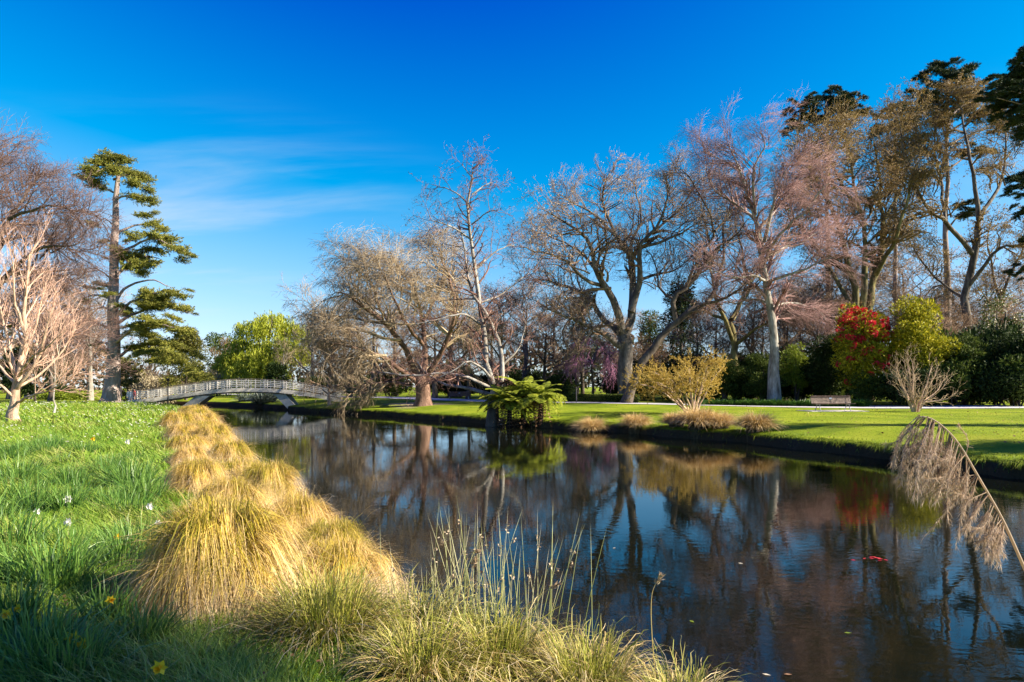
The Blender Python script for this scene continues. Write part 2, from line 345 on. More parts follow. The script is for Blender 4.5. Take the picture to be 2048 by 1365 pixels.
pb = nn('ShaderNodeBsdfPrincipled'); pb.inputs['Roughness'].default_value = .95; pb.inputs['Specular IOR Level'].default_value = .1; lk(gm.outputs['Result'], pb.inputs['Base Color'])
bp = nn('ShaderNodeBump'); bp.inputs['Strength'].default_value = .8; bp.inputs['Distance'].default_value = .05; lk(nb_.outputs['Fac'], bp.inputs['Height']); lk(bp.outputs[0], pb.inputs['Normal'])
lk(pb.outputs[0], o_.inputs[0]); GROUND = m_
SOIL = barkmat('river_soil', [(.012, .010, .007), (.03, .024, .015)], 2, 1)
tag(obj('ground', mesh('ground', [(Vn, qn[:, ::-1], None, .5, .5), (Vf, qf, None, .5, .5)]), GROUND), 'grassy river banks on both sides of the river', kind='structure')
tag(obj('river_bed', mesh('river_bed', [(np.array([[-330, -170, -1.3], [330, -170, -1.3], [330, 230, -1.3], [-330, 230, -1.3]], float), np.array([[0, 1, 2, 3]]), None, .5, .5)]), SOIL), kind='structure')

# water: dark, mirror-like, finely rippled
m_, t_, o_ = mat_new('river_water'); nn = t_.nodes.new; lk = t_.links.new
geo = nn('ShaderNodeNewGeometry'); mpw = nn('ShaderNodeMapping'); mpw.inputs['Rotation'].default_value = (0, 0, .35); mpw.inputs['Scale'].default_value = (1, 1.7, 1); lk(geo.outputs['Position'], mpw.inputs[0])
wa = nn('ShaderNodeTexNoise'); wa.inputs['Scale'].default_value = 4.2; wa.inputs['Detail'].default_value = 3; wa.inputs['Roughness'].default_value = .5; wa.inputs['Distortion'].default_value = .6; lk(mpw.outputs[0], wa.inputs['Vector'])
wb = nn('ShaderNodeTexNoise'); wb.inputs['Scale'].default_value = .5; wb.inputs['Detail'].default_value = 2; lk(geo.outputs['Position'], wb.inputs['Vector'])
wmr = nn('ShaderNodeMapRange'); wmr.inputs[1].default_value = .4; wmr.inputs[2].default_value = .62; wmr.inputs[3].default_value = .35; wmr.inputs[4].default_value = 1.0; lk(wb.outputs['Fac'], wmr.inputs[0])
wmul = nn('ShaderNodeMath'); wmul.operation = 'MULTIPLY'; lk(wa.outputs['Fac'], wmul.inputs[0]); lk(wmr.outputs[0], wmul.inputs[1])
bpw = nn('ShaderNodeBump'); bpw.inputs['Strength'].default_value = .3; bpw.inputs['Distance'].default_value = .0055; lk(wmul.outputs[0], bpw.inputs['Height'])
pw = nn('ShaderNodeBsdfPrincipled'); pw.inputs['Roughness'].default_value = .02; pw.inputs['IOR'].default_value = 1.33
wcol = ramp(t_, wb.outputs['Fac'], [(.002, .003, .002), (.004, .005, .003), (.007, .007, .004)]); lk(wcol, pw.inputs['Base Color']); lk(bpw.outputs[0], pw.inputs['Normal']); lk(pw.outputs[0], o_.inputs[0])
tag(obj('water', mesh('water', [(np.array([[-320, -160, 0], [320, -160, 0], [320, 220, 0], [-320, 220, 0]], float), np.array([[0, 1, 2, 3]]), None, .5, .5)]), m_), 'dark still river mirroring trees and blue sky', kind='structure')

# paths
PATH = barkmat('path_gravel', [(.40, .38, .39), (.52, .50, .50), (.60, .58, .56)], 6, 1, .2)
def path(pts, wd, label):
    p = spline(pts, 90); t = nrm(np.gradient(p, axis=0)); nv = np.stack([-t[:, 1], t[:, 0]], -1)
    rows = [p+nv*wd*f for f in (-.5, -.2, .2, .5)]; k = 4
    X = np.stack(rows, 1).reshape(-1, 2); z = gz(X[:, 0], X[:, 1])+.03
    i = np.arange(len(p)-1)[:, None]; j = np.arange(3)[None]
    q = np.stack([i*k+j, (i+1)*k+j, (i+1)*k+j+1, i*k+j+1], -1).reshape(-1, 4)
    tag(obj('path', mesh('path', [(np.column_stack([X, z]), q[:, ::-1], None, .5, .5)]), PATH), label, kind='structure')
path([(75, 36), (45, 42.5), (33, 45.3), (22, 49.5), (11, 55), (0, 64), (-9, 74), (-16, 84), (-30, 98), (-60, 120)], 4.2, 'pale gravel path running behind the far lawn')
path([(-75, 53), (-55, 55), (-45, 57), (-38, 60), (-33.5, 62.3)], 2.6, 'grey path leading to the bridge past the cedar')

# ---------------------------------------------------------------- trees
BK_GREY = barkmat('bark_grey', [(.05, .042, .035), (.11, .095, .08), (.23, .205, .175)], 2.5)
BK_PALE = barkmat('bark_pale_lichen', [(.10, .085, .07), (.26, .235, .20), (.44, .42, .38)], 3.0)
BK_DARK = barkmat('bark_dark', [(.035, .028, .024), (.09, .07, .055), (.17, .14, .11)], 2.5)
BK_RED = barkmat('bark_redbrown', [(.07, .04, .03), (.17, .10, .07), (.28, .18, .13)], 3.0)
BK_TAN = barkmat('bark_tan', [(.24, .16, .11), (.45, .31, .22), (.58, .43, .33)], 5.0)
BK_MOSS = barkmat('bark_mossy', [(.06, .05, .035), (.15, .125, .05), (.30, .26, .10)], 2.2)
BK_CEDAR = barkmat('bark_cedar', [(.13, .10, .09), (.28, .22, .20), (.42, .35, .33)], 4.0, .25, .9)
TW_ALDER = leafmat('twig_alder', [(.08, .035, .025), (.16, .08, .06), (.25, .15, .12)], None, 0, .8)
TW_GREY = leafmat('twig_greytan', [(.15, .105, .06), (.30, .22, .13), (.46, .37, .25)], None, 0, .8)
TW_OAK = leafmat('twig_oak', [(.10, .06, .035), (.20, .13, .08), (.33, .23, .15)], None, 0, .8)
TW_PINK = leafmat('twig_pink', [(.17, .085, .075), (.28, .155, .14), (.39, .25, .23)], None, 0, .8)
TW_TAN = leafmat('twig_tanpink', [(.36, .20, .13), (.52, .33, .24), (.64, .45, .34)], None, 0, .8)
TW_OLIVE = leafmat('twig_olive', [(.10, .065, .03), (.19, .125, .055), (.29, .20, .09)], None, 0, .8)
TW_DARK = leafmat('twig_dark', [(.05, .028, .024), (.11, .065, .055), (.19, .125, .10)], None, 0, .8)
TW_BROWN = leafmat('twig_brown', [(.11, .06, .030), (.21, .125, .07), (.32, .21, .12)], None, 0, .8)
TW_PURPLE = leafmat('twig_purple', [(.20, .07, .14), (.34, .14, .24), (.45, .22, .33)], None, 0, .8)
BUD_TAN = leafmat('bud_tan', [(.13, .08, .018), (.23, .15, .033), (.33, .235, .06)], None, .3)
BUD_PALE = leafmat('bud_pale', [(.40, .30, .18), (.55, .42, .26), (.62, .50, .34)], None, .3)
CONE_RED = leafmat('alder_catkin', [(.10, .05, .035), (.18, .10, .075)], None, 0)

def build_tree(name, label, base, limbs, d, bark, twig, lv, bud=None, budmat=None, S0=9, group=None, first=1, twin=()):
    loc = np.array(base); root = thing(name, label, 'tree', loc, group)
    P, R = limbs_from(limbs, d, loc); R = flare(R)
    trunk = [tubes(P, R, S0)]
    A = lv[0]; P1, R1 = grow(P[first:] if len(P) > first else P, R[first:] if len(P) > first else R, **A)
    obj('trunk', mesh('trunk', trunk), bark, root)
    cr = [tubes(P1, R1, 4)]; Pp = P1; Rp = R1; fin = P1
    for k, A in enumerate(lv[1:]):
        Pp, Rp = grow(Pp, Rp, **A); cr.append(tubes(Pp, Rp, 3)); fin = Pp
        if k == 0:      # the limbs' own ends carry shoots too
            e = P[:, 7:]; er = R[:, 7:]; Q, Rq = grow(e, er, **dict(A, t0=.1, t1=1.0)); cr.append(tubes(Q, Rq, 3)); Pp = np.concatenate([Pp, Q]); Rp = np.concatenate([Rp, Rq]); fin = Pp
    c = obj('crown', mesh('crown', cr), twig, root)
    for a_ in twin: c2 = obj('crown', c.data, None, root); c2.rotation_euler = (0, 0, radians(a_))
    if bud:
        n, ln, wd = bud; i = rng.integers(0, len(fin), n); u = rng.random(n)[:, None]
        pos = fin[i, -2]*(1-u)+fin[i, -1]*u
        obj('buds' if budmat is not CONE_RED else 'catkins', mesh('buds', [leaves(pos, rng.normal(0, 1, (n, 3))+np.array([0, 0, .3]), ln*rng.uniform(.6, 1.3, n), wd*rng.uniform(.7, 1.2, n))]), budmat, root)
        for a_ in twin: c2 = obj('buds', bpy.data.objects[root.children[-1].name].data if False else [k for k in C.objects if k.parent is root and k.name.startswith(('buds', 'catkins'))][0].data, None, root); c2.rotation_euler = (0, 0, radians(a_))
    return root
def LV(den, ln, K, ang=45, angv=12, t0=.25, t1=1.0, lnv=.25, wig=.16, up=.03, rr=.55, rmin=.012, tip=.35, prof=.3, up0=0.):
    return dict(den=den, t0=t0, t1=t1, ang=ang, angv=angv, ln=ln, lnv=lnv, K=K, wig=wig, up=up, rr=rr, rmin=rmin, tip=tip, prof=prof, up0=up0)

def sy(l, f, y0=700, dx=0): return [([(p[0]+dx, y0+(p[1]-y0)*f if p[1] < y0 else p[1])+tuple(p[2:]) for p in a], b, c) for a, b, c in l]
# -- alder on the far bank, beside the tree ferns
dA = 39.0
alder = build_tree('alder_tree', 'tall slim pale-barked alder leaning over the far bank beside the tree ferns', G(986, dA+.6)-np.array([0, 0, .25]), [
    ([(986, 842), (986, 822), (988, 795), (985, 765), (972, 700), (962, 640), (952, 560), (945, 470), (940, 420), (948, 360), (945, 325)], 26, 3),
    ([(995, 790), (1004, 735), (998, 690), (980, 640), (958, 608), (938, 570, .3), (930, 530, .5), (925, 480, .6), (912, 440, .6)], 14, 3),
    ([(985, 778), (940, 757, -.6), (880, 748, -1), (820, 752, -1.4), (750, 745, -1.6)], 10, 3),
    ([(983, 790), (930, 776, .5), (885, 768, .8), (850, 745, 1.0), (830, 720, 1.2)], 10, 3),
    ([(985, 762), (962, 735, -.8), (935, 724, -1.3), (905, 742, -1.8), (870, 760, -2)], 8, 2),
    ([(1000, 735), (1032, 705, .4), (1046, 670, .6), (1052, 640, .7)], 7, 2),
    ([(964, 650), (925, 628, -1), (880, 640, -1.5), (820, 650, -1.9)], 7, 2),
    ([(958, 608), (1000, 590, 1), (1040, 560, 1.6), (1060, 545, 2)], 6, 2),
    ([(950, 540), (985, 508, .8), (1015, 492, 1.2), (1030, 490, 1.5)], 5, 1.5),
    ([(945, 480), (905, 455, -.8), (878, 445, -1.2), (862, 440, -1.3)], 5, 1.5),
    ([(943, 450), (975, 425, -.6), (1000, 420, -1)], 4, 1.5),
    ([(941, 415), (915, 388, .6), (885, 375, .9), (872, 372, 1)], 4.5, 1.5),
    ([(944, 390), (968, 372, .3), (985, 365, .5)], 4, 1.5),
    ([(947, 360), (930, 338, -.3), (922, 328, -.4)], 3, 1)],
    dA, BK_PALE, TW_ALDER, [LV(3.0, 1.6, 5, 55, t0=.22, rmin=.016), LV(4.5, .8, 3, 48, rmin=.010), LV(7.5, .45, 2, 45, rmin=.0075), LV(6, .24, 2, 45, rmin=.006)], (4500, .085, .05), CONE_RED, first=0)
P_, R_2 = limbs_from([([(984, 856), (985, 835), (986, 815), (987, 792)], 36, 26)], dA-.15, alder.location, K=7); R_2[0, -1] *= .35
obj('stump', mesh('stump', [tubes(P_, R_2, 10)]), BK_DARK, alder)
# -- big spreading oak
dO = 60.0
build_tree('oak_tree', 'huge spreading bare oak with thick forking limbs above the yellow shrub', G(1250, dO)-np.array([0, 0, .1]), sy([
    ([(1252, 808), (1250, 760), (1251, 710), (1248, 655)], 42, 34),
    ([(1246, 672), (1232, 600, -1), (1212, 560, -2), (1190, 520, -2.5), (1182, 470, -3), (1158, 430, -3.5), (1120, 410, -4), (1080, 382, -4.5)], 22, 3),
    ([(1250, 665), (1264, 605, .5), (1264, 540, 1), (1260, 490, 1), (1236, 450, 1.5), (1216, 400, 2), (1205, 350, 2), (1218, 312, 2)], 24, 3),
    ([(1262, 615), (1276, 560), (1278, 520, -.5), (1280, 470, -1), (1300, 440, -1.5), (1322, 400, -2), (1336, 345, -2), (1330, 310, -2.2)], 19, 3),
    ([(1243, 668), (1208, 632, 2), (1175, 578, 3), (1140, 560, 4), (1100, 547, 5), (1055, 540, 5.5)], 18, 3),
    ([(1241, 692), (1205, 662, -2), (1168, 642, -3), (1128, 622, -4), (1085, 600, -5)], 17, 4),
    ([(1262, 520), (1263, 455, 3), (1282, 405, 4), (1276, 350, 5), (1262, 318, 5)], 11, 2),
    ([(1280, 540), (1320, 530, 2), (1362, 512, 3), (1402, 470, 4)], 9, 2),
    ([(1214, 562), (1170, 540, -4), (1128, 500, -5), (1080, 482, -6), (1035, 470, -6.5)], 11, 2),
    ([(1236, 450), (1192, 400, 1), (1150, 372, .5), (1120, 350, 0)], 9, 2),
    ([(1284, 470), (1335, 452, -3), (1375, 430, -4), (1410, 400, -5)], 9, 2),
    ([(1300, 440), (1345, 400, 1), (1380, 350, 2), (1390, 320, 2)], 8, 2),
    ([(1200, 540), (1160, 480, 3), (1110, 450, 4), (1065, 430, 5)], 8, 2)], 0.89, dx=0),
    dO, BK_GREY, TW_OAK, [LV(1.5, 3.0, 7, 48, t0=.25, wig=.24, rmin=.032), LV(2.8, 1.5, 4, 50, wig=.25, rmin=.018), LV(5.0, .75, 2, 45, rmin=.012), LV(6, .4, 2, 45, rmin=.009)], (8000, .11, .07), BUD_PALE, twin=(9,))
# -- leaning tree right of the oak
build_tree('leaning_tree', 'bare tree with a pale trunk leaning to the right past the oak', G(1270, 57)-np.array([0, 0, .1]), sy([
    ([(1252, 808), (1275, 745), (1310, 690), (1352, 641), (1385, 618), (1414, 601)], 24, 13),
    ([(1352, 641), (1347, 592), (1361, 573), (1384, 558), (1408, 518), (1412, 484), (1430, 450), (1408, 390), (1382, 344), (1350, 310)], 14, 3),
    ([(1414, 601), (1436, 560, 1), (1450, 500, 2), (1445, 440, 3), (1462, 390, 3), (1440, 330, 3)], 12, 2),
    ([(1400, 608), (1450, 590, -2), (1490, 560, -3), (1520, 500, -4)], 9, 2),
    ([(1408, 520), (1440, 480, -2), (1470, 460, -3), (1500, 420, -4)], 8, 2),
    ([(1352, 600), (1320, 570, 2), (1310, 520, 3), (1290, 480, 4)], 8, 2),
    ([(1430, 450), (1460, 410, 2), (1470, 370, 3)], 6, 2)], 0.95, dx=0),
    57, BK_DARK, TW_OAK, [LV(1.6, 2.6, 6, 48, wig=.24, rmin=.03), LV(2.8, 1.4, 4, 48, wig=.2, rmin=.016), LV(5, .7, 2, 45, rmin=.011), LV(6, .4, 2, 45, rmin=.009)], None, twin=(10,))
# -- mossy tree between oak and birch
build_tree('mossy_tree', 'small dark tree with a mossy forked trunk standing left of the birch', G(1470, 63)-np.array([0, 0, .1]), [
    ([(1474, 808), (1470, 740), (1468, 690), (1462, 640)], 20, 16),
    ([(1465, 680), (1448, 640, -1), (1430, 590, -2), (1422, 540, -2), (1420, 480, -3), (1400, 420, -3)], 13, 2),
    ([(1463, 640), (1482, 600, 1), (1500, 565, 2), (1484, 510, 3), (1470, 450, 3), (1480, 390, 3)], 14, 2),
    ([(1450, 640), (1410, 620, 2), (1370, 590, 3), (1350, 540, 4)], 9, 2),
    ([(1472, 690), (1510, 660, -2), (1545, 640, -3), (1580, 600, -4)], 9, 2),
    ([(1500, 565), (1530, 530, 1), (1560, 480, 1)], 7, 2)],
    63, BK_MOSS, TW_DARK, [LV(1.6, 2.6, 6, 48, wig=.22, rmin=.03), LV(2.8, 1.4, 4, 48, wig=.2, rmin=.016), LV(4.6, .7, 2, 45, rmin=.011), LV(6, .4, 2, 45, rmin=.009)], None, twin=(10,))
# -- birch
dB = 54.0
build_tree('birch_tree', 'tall white-barked birch with a haze of fine pink twigs', G(1548, dB)-np.array([0, 0, .1]), sy([
    ([(1549, 808), (1547, 740), (1544, 680), (1541, 620), (1533, 555), (1528, 500), (1520, 450), (1505, 395), (1488, 345), (1470, 290), (1448, 238)], 27, 3),
    ([(1528, 470), (1540, 412, -1), (1552, 367, -1.5), (1568, 323, -2), (1592, 280, -2)], 10, 2),
    ([(1528, 490), (1511, 425, 1), (1483, 396, 1.5), (1450, 374, 2), (1422, 345, 2.5), (1408, 300, 3)], 11, 2),
    ([(1511, 410), (1506, 350, -1), (1512, 300, -1.3), (1530, 262, -1.6), (1520, 228, -2)], 8, 2),
    ([(1534, 553), (1506, 541, -1.5), (1472, 545, -2.5), (1433, 533, -3.5), (1400, 520, -4)], 8, 2),
    ([(1539, 553), (1567, 541, -2), (1606, 529, -3), (1640, 510, -4), (1670, 500, -4.5)], 9, 2),
    ([(1533, 505), (1562, 484, 2), (1597, 473, 3), (1630, 452, 4), (1680, 430, 5)], 8, 2),
    ([(1530, 490), (1570, 440, -2), (1610, 400, -3), (1640, 360, -4), (1665, 340, -4)], 8, 2),
    ([(1541, 610), (1580, 600, 2), (1625, 610, 3), (1660, 640, 4)], 7, 2),
    ([(1541, 600), (1505, 590, 2.5), (1470, 600, 3.5), (1440, 590, 4)], 7, 2),
    ([(1490, 345), (1470, 310, 1), (1440, 290, 2), (1400, 270, 2)], 6, 2),
    ([(1520, 440), (1560, 390, 3), (1600, 340, 4), (1620, 310, 4)], 7, 2)], 0.93, dx=0),
    dB, BK_PALE, TW_PINK, [LV(1.9, 2.5, 6, 42, wig=.16, rmin=.022), LV(3.6, 1.4, 4, 40, wig=.16, up=-.06, rmin=.012), LV(5.0, .9, 2, 34, rmin=.0085, up0=-.15), LV(5.5, .5, 2, 30, rmin=.007, up0=-.3)], None, first=0, twin=(8,))
# -- olive budding trees at the right
O = [LV(1.5, 2.8, 6, 48, wig=.24, rmin=.035), LV(2.7, 1.5, 4, 50, wig=.22, rmin=.018), LV(4.5, .75, 2, 45, rmin=.012), LV(5, .4, 2, 45, rmin=.009)]
build_tree('budding_tree', 'many-stemmed tree with tan buds rising behind the red rhododendron', G(1725, 66)-np.array([0, 0, .1]), [
    ([(1728, 806), (1726, 740), (1724, 660), (1722, 610)], 40, 34),
    ([(1716, 640), (1704, 570, -1), (1684, 475, -2), (1652, 400, -3), (1622, 330, -4), (1608, 275, -4)], 20, 3),
    ([(1724, 620), (1730, 525), (1724, 430), (1702, 330, 1), (1690, 255, 1)], 17, 3),
    ([(1730, 640), (1754, 545, 1), (1766, 450, 2), (1760, 360, 2), (1742, 255, 3)], 20, 3),
    ([(1712, 640), (1664, 545, 3), (1624, 485, 4), (1590, 440, 5), (1570, 380, 5)], 12, 3),
    ([(1752, 550), (1790, 480, -3), (1815, 400, -4), (1830, 330, -5)], 13, 3),
    ([(1684, 475), (1640, 440, -4), (1600, 400, -5), (1580, 340, -6)], 9, 2),
    ([(1764, 450), (1800, 380, 4), (1810, 300, 5), (1805, 240, 5)], 9, 2),
    ([(1724, 430), (1690, 380, -4), (1660, 310, -5), (1655, 260, -5)], 9, 2)],
    66, BK_MOSS, TW_OLIVE, O, (20000, .12, .08), BUD_TAN, twin=(9, -8))
build_tree('budding_tree', 'tan budding tree with a leaning bare trunk at the right behind the dark bushes', G(1930, 68)-np.array([0, 0, .1]), [
    ([(1926, 806), (1928, 720), (1934, 620), (1950, 500), (1958, 430)], 26, 14),
    ([(1957, 440), (1942, 330), (1922, 235, 1), (1915, 185, 1)], 12, 2),
    ([(1946, 510), (1890, 445, -2), (1842, 400, -3), (1806, 300, -4), (1792, 215, -4)], 13, 2),
    ([(1957, 440), (2000, 365, 2), (2012, 290, 3), (2000, 220, 3)], 11, 2),
    ([(1940, 570), (1996, 500, -2), (2045, 488, -3), (2080, 440, -4)], 10, 2),
    ([(1890, 445), (1880, 360, 2), (1870, 280, 3), (1880, 200, 3)], 9, 2),
    ([(1842, 400), (1820, 370, 3), (1780, 330, 3)], 7, 2),
    ([(1936, 600), (1885, 570, 3), (1840, 520, 4), (1815, 470, 5)], 9, 2)],
    68, BK_GREY, TW_OLIVE, O, (17000, .12, .08), BUD_TAN, twin=(9, -8))
build_tree('bare_tree', 'thin yellow-tinged bare tree at the right edge before the pines', G(2030, 74)-np.array([0, 0, .1]), [
    ([(2010, 800), (2008, 720), (2003, 640), (2000, 580)], 14, 10),
    ([(2001, 600), (1985, 540, 1), (1975, 480, 2), (1990, 420, 2)], 8, 2),
    ([(2001, 600), (2025, 540, -1), (2045, 500, -2), (2060, 450, -3)], 8, 2),
    ([(2003, 640), (1975, 600, -2), (1950, 570, -3)], 7, 2), ([(2003, 640), (2035, 610, 2), (2070, 590, 3)], 7, 2)],
    74, BK_GREY, TW_OLIVE, O, (3500, .18, .12), BUD_TAN)
# -- weeping bare tree in the middle
dW = 53.5
build_tree('willow_tree', 'wide bare willow with a thick red-brown trunk and drooping grey-tan twigs', G(838, dW)-np.array([0, 0, .1]), sy([
    ([(838, 812), (838, 785), (835, 765), (832, 748)], 40, 34),
    ([(830, 756), (800, 695, -1), (762, 645, -2), (722, 612, -3), (688, 588, -4), (660, 580, -4)], 18, 3),
    ([(790, 685), (755, 620, 1), (735, 562, 2), (706, 535, 3), (690, 500, 3)], 11, 2),
    ([(836, 752), (842, 685, 1), (832, 605, 2), (802, 545, 3), (770, 495, 3)], 17, 3),
    ([(842, 756), (880, 695, -1), (902, 625, -2), (892, 560, -2), (870, 500, -2)], 16, 3),
    ([(826, 765), (772, 724, -3), (722, 702, -4), (672, 690, -5), (640, 690, -5)], 13, 3),
    ([(846, 760), (890, 735, 2), (930, 700, 3), (950, 640, 3)], 12, 3),
    ([(838, 690), (800, 640, -4), (770, 570, -5), (745, 520, -5)], 10, 2),
    ([(838, 640), (870, 580, 4), (880, 520, 5), (860, 480, 5)], 10, 2),
    ([(762, 645), (720, 640, 2), (670, 630, 3), (640, 640, 3)], 9, 2),
    ([(812, 770), (770, 765, 1), (730, 770, 1), (700, 780, 1)], 9, 2)], 0.97, dx=8),
    dW, BK_RED, TW_GREY, [LV(1.9, 2.9, 6, 48, wig=.2, rmin=.03), LV(3.6, 1.7, 4, 42, wig=.18, up=-.14, rmin=.015), LV(4.6, 1.1, 2, 34, rmin=.012, up0=-.3), LV(4.2, .75, 2, 30, rmin=.009, up0=-.5)], None, twin=(9,))
# -- left: dark purple-brown bare giant and the pink young tree
build_tree('bare_tree', 'huge dark purple-brown bare tree filling the left edge behind the pink tree', G(0, 42)-np.array([0, 0, .1]), sy([
    ([(0, 826), (2, 750), (0, 660), (-4, 590)], 44, 36),
    ([(0, 620), (30, 555, -1), (70, 510, -2), (120, 480, -3), (190, 470, -4)], 18, 3),
    ([(-4, 600), (15, 500, 1), (45, 420, 2), (90, 350, 3), (110, 320, 3)], 18, 3),
    ([(-4, 600), (-15, 480), (0, 380), (20, 310), (15, 265)], 20, 3),
    ([(-4, 600), (-60, 500, 1), (-80, 400, 1), (-60, 300, 1)], 18, 3),
    ([(0, 650), (50, 620, 2), (110, 600, 3), (170, 610, 4), (215, 640, 4)], 16, 3),
    ([(0, 660), (40, 650, -3), (90, 650, -4), (150, 690, -5)], 14, 3),
    ([(45, 420), (90, 400, -3), (140, 390, -4), (170, 400, -5)], 9, 2),
    ([(15, 500), (60, 440, 4), (110, 430, 5), (150, 440, 6)], 9, 2),
    ([(-15, 480), (-50, 400, -3), (-20, 320, -4), (-10, 260, -4)], 9, 2),
    ([(30, 555), (80, 550, 3), (140, 540, 4), (200, 560, 4)], 9, 2)], 0.93, dx=-28),
    42, BK_DARK, TW_DARK, [LV(2.4, 2.3, 6, 48, wig=.18, rmin=.024), LV(4.2, 1.4, 4, 45, wig=.16, up=.05, rmin=.013), LV(5.5, .75, 2, 42, rmin=.010), LV(6, .42, 2, 40, rmin=.008)], None, twin=(9,))
build_tree('young_tree', 'young pinkish-tan bare tree with upswept twigs on the near meadow', G(28, 29)-np.array([0, 0, .08]), [
    ([(28, 850), (28, 812), (32, 770), (42, 715), (50, 655), (52, 590), (58, 530), (60, 505)], 26, 3),
    ([(32, 800), (10, 778, -.3), (-30, 740, -.6), (-60, 690, -1)], 9, 2),
    ([(33, 780), (62, 740, -.3), (85, 690, -.6), (100, 640, -1), (112, 600, -1)], 10, 2),
    ([(36, 750), (20, 700, .3), (8, 640, .6), (-2, 570, .8), (-5, 530, 1)], 10, 2),
    ([(40, 725), (66, 670, .5), (82, 610, .8), (92, 560, 1)], 8, 2),
    ([(34, 775), (70, 755, .6), (110, 720, 1), (140, 680, 1.3), (152, 650, 1.4)], 8, 2),
    ([(48, 660), (30, 600, -.5), (28, 550, -.7), (24, 510, -.8)], 7, 2),
    ([(34, 770), (-5, 730, 1), (-40, 680, 1.4), (-50, 600, 1.6)], 8, 2),
    ([(30, 805), (70, 790, -.8), (120, 770, -1.2), (160, 745, -1.5)], 7, 2),
    ([(36, 755), (60, 720, -1), (100, 690, -1.5), (130, 660, -1.8)], 7, 2)],
    29, BK_TAN, TW_TAN, [LV(4.2, 1.3, 5, 36, 9, up=.12, wig=.08, rmin=.011, up0=.15), LV(5.5, .75, 3, 32, 8, up=.10, wig=.08, rmin=.0065), LV(7, .42, 2, 30, rmin=.005, up0=.15), LV(5, .25, 2, 30, rmin=.004, up0=.15)], None, first=0)
build_tree('sapling', 'thin pale sapling standing right of the pink young tree', G(108, 33), [
    ([(108, 826), (108, 790), (110, 750), (108, 690), (112, 650)], 5, 1.2), ([(109, 770), (122, 745, .2), (130, 715, .3)], 2.5, 1), ([(109, 760), (96, 735, -.2), (92, 705, -.3)], 2.5, 1), ([(109, 740), (118, 700, -.3), (126, 670, -.3)], 2.2, 1)],
    33, BK_PALE, TW_TAN, [LV(3, .8, 4, 40, up=.08, rmin=.006), LV(5, .4, 3, 38, rmin=.004)], None, S0=6)
# -- shrubs on the far lawn
def shrub(name, label, px, d, stems, bark, twig, lv, bud=None, budmat=None, twin=()):
    return build_tree(name, label, G(px, d)-np.array([0, 0, .05]), stems, d, bark, twig, lv, bud, budmat, S0=6, first=0, twin=twin)
YS = leafmat('shrub_yellow_bud', [(.26, .16, .025), (.42, .28, .045), (.56, .40, .08)], None, .35)
TW_YEL = leafmat('twig_yellow', [(.28, .19, .04), (.42, .30, .08), (.55, .42, .15)], None, 0, .8)
st = []
for k in range(15):
    a = 2*pi*k/15+rng.normal(0, .2); R_ = rng.uniform(.55, 1.0); x1 = 1366+108*R_*math.cos(a); dd = 2.6*R_*math.sin(a); y1 = 826-rng.uniform(72, 118)*(1.05-.35*R_)
    st.append(([(1384+8*math.cos(a), 828, .1*math.sin(a)), (1384+(x1-1384)*.35, 800, dd*.3), (1384+(x1-1384)*.72, (y1+790)/2-6, dd*.7), (x1, y1, dd)], 6, 1.6))
sh = shrub('flowering_shrub', 'wide yellow budding shrub spreading low on the far lawn before the oak', 1384, 37.6, st, BK_TAN, TW_YEL,
      [LV(3.2, 1.2, 5, 45, t0=.3, wig=.14, rmin=.010, up=.04), LV(5, .65, 3, 45, rmin=.007, wig=.15), LV(8, .35, 2, 45, rmin=.005)], (19000, .075, .038), YS)
sh['category'] = 'shrub'
st = []
for k in range(16):
    a = 2*pi*k/16+rng.normal(0, .2); R_ = rng.uniform(.3, 1.0); x1 = 1832+92*R_*math.cos(a); dd = 2.2*R_*math.sin(a); y1 = 826-(30+92*(1-R_**2)+rng.uniform(-8, 8))
    st.append(([(1830+4*math.cos(a), 828, .08*math.sin(a)), (1830+(x1-1830)*.25, 806, dd*.25), (1830+(x1-1830)*.68, 826-(826-y1)*.62, dd*.68), (x1, y1, dd)], 5.5, 1.2))
sh = shrub('bare_shrub', 'rounded bare shrub of many upswept tan stems right of the bench', 1830, 39.7, st, BK_TAN, leafmat('twig_straw', [(.28, .19, .10), (.44, .32, .19), (.55, .42, .27)], None, 0, .8),
      [LV(2.6, .9, 5, 38, 9, up=.06, wig=.12, rmin=.009), LV(4, .5, 3, 36, 9, up=.08, rmin=.006, wig=.1), LV(5, .3, 2, 34, rmin=.0055)])
sh['category'] = 'shrub'
sh = shrub('bare_shrub', 'pale twiggy bush drooping at the water side left of the willow trunk', 725, 57.5, [([(735, 805), (730, 785), (705, 765, 1), (690, 780, 1)], 5, 1.5), ([(735, 805), (745, 780), (760, 770, -1), (775, 790, -1)], 5, 1.5), ([(735, 805), (725, 775, -1), (715, 750, -1), (690, 745, -2)], 5, 1.5), ([(735, 805), (742, 770, 1), (750, 745, 2), (770, 750, 2)], 5, 1.5)],
      BK_GREY, TW_GREY, [LV(3.2, 1.1, 5, 45, up=-.02, rmin=.012), LV(5, .6, 4, 40, up=-.08, rmin=.008), LV(5, .5, 3, 35, rmin=.006)])
sh['category'] = 'shrub'
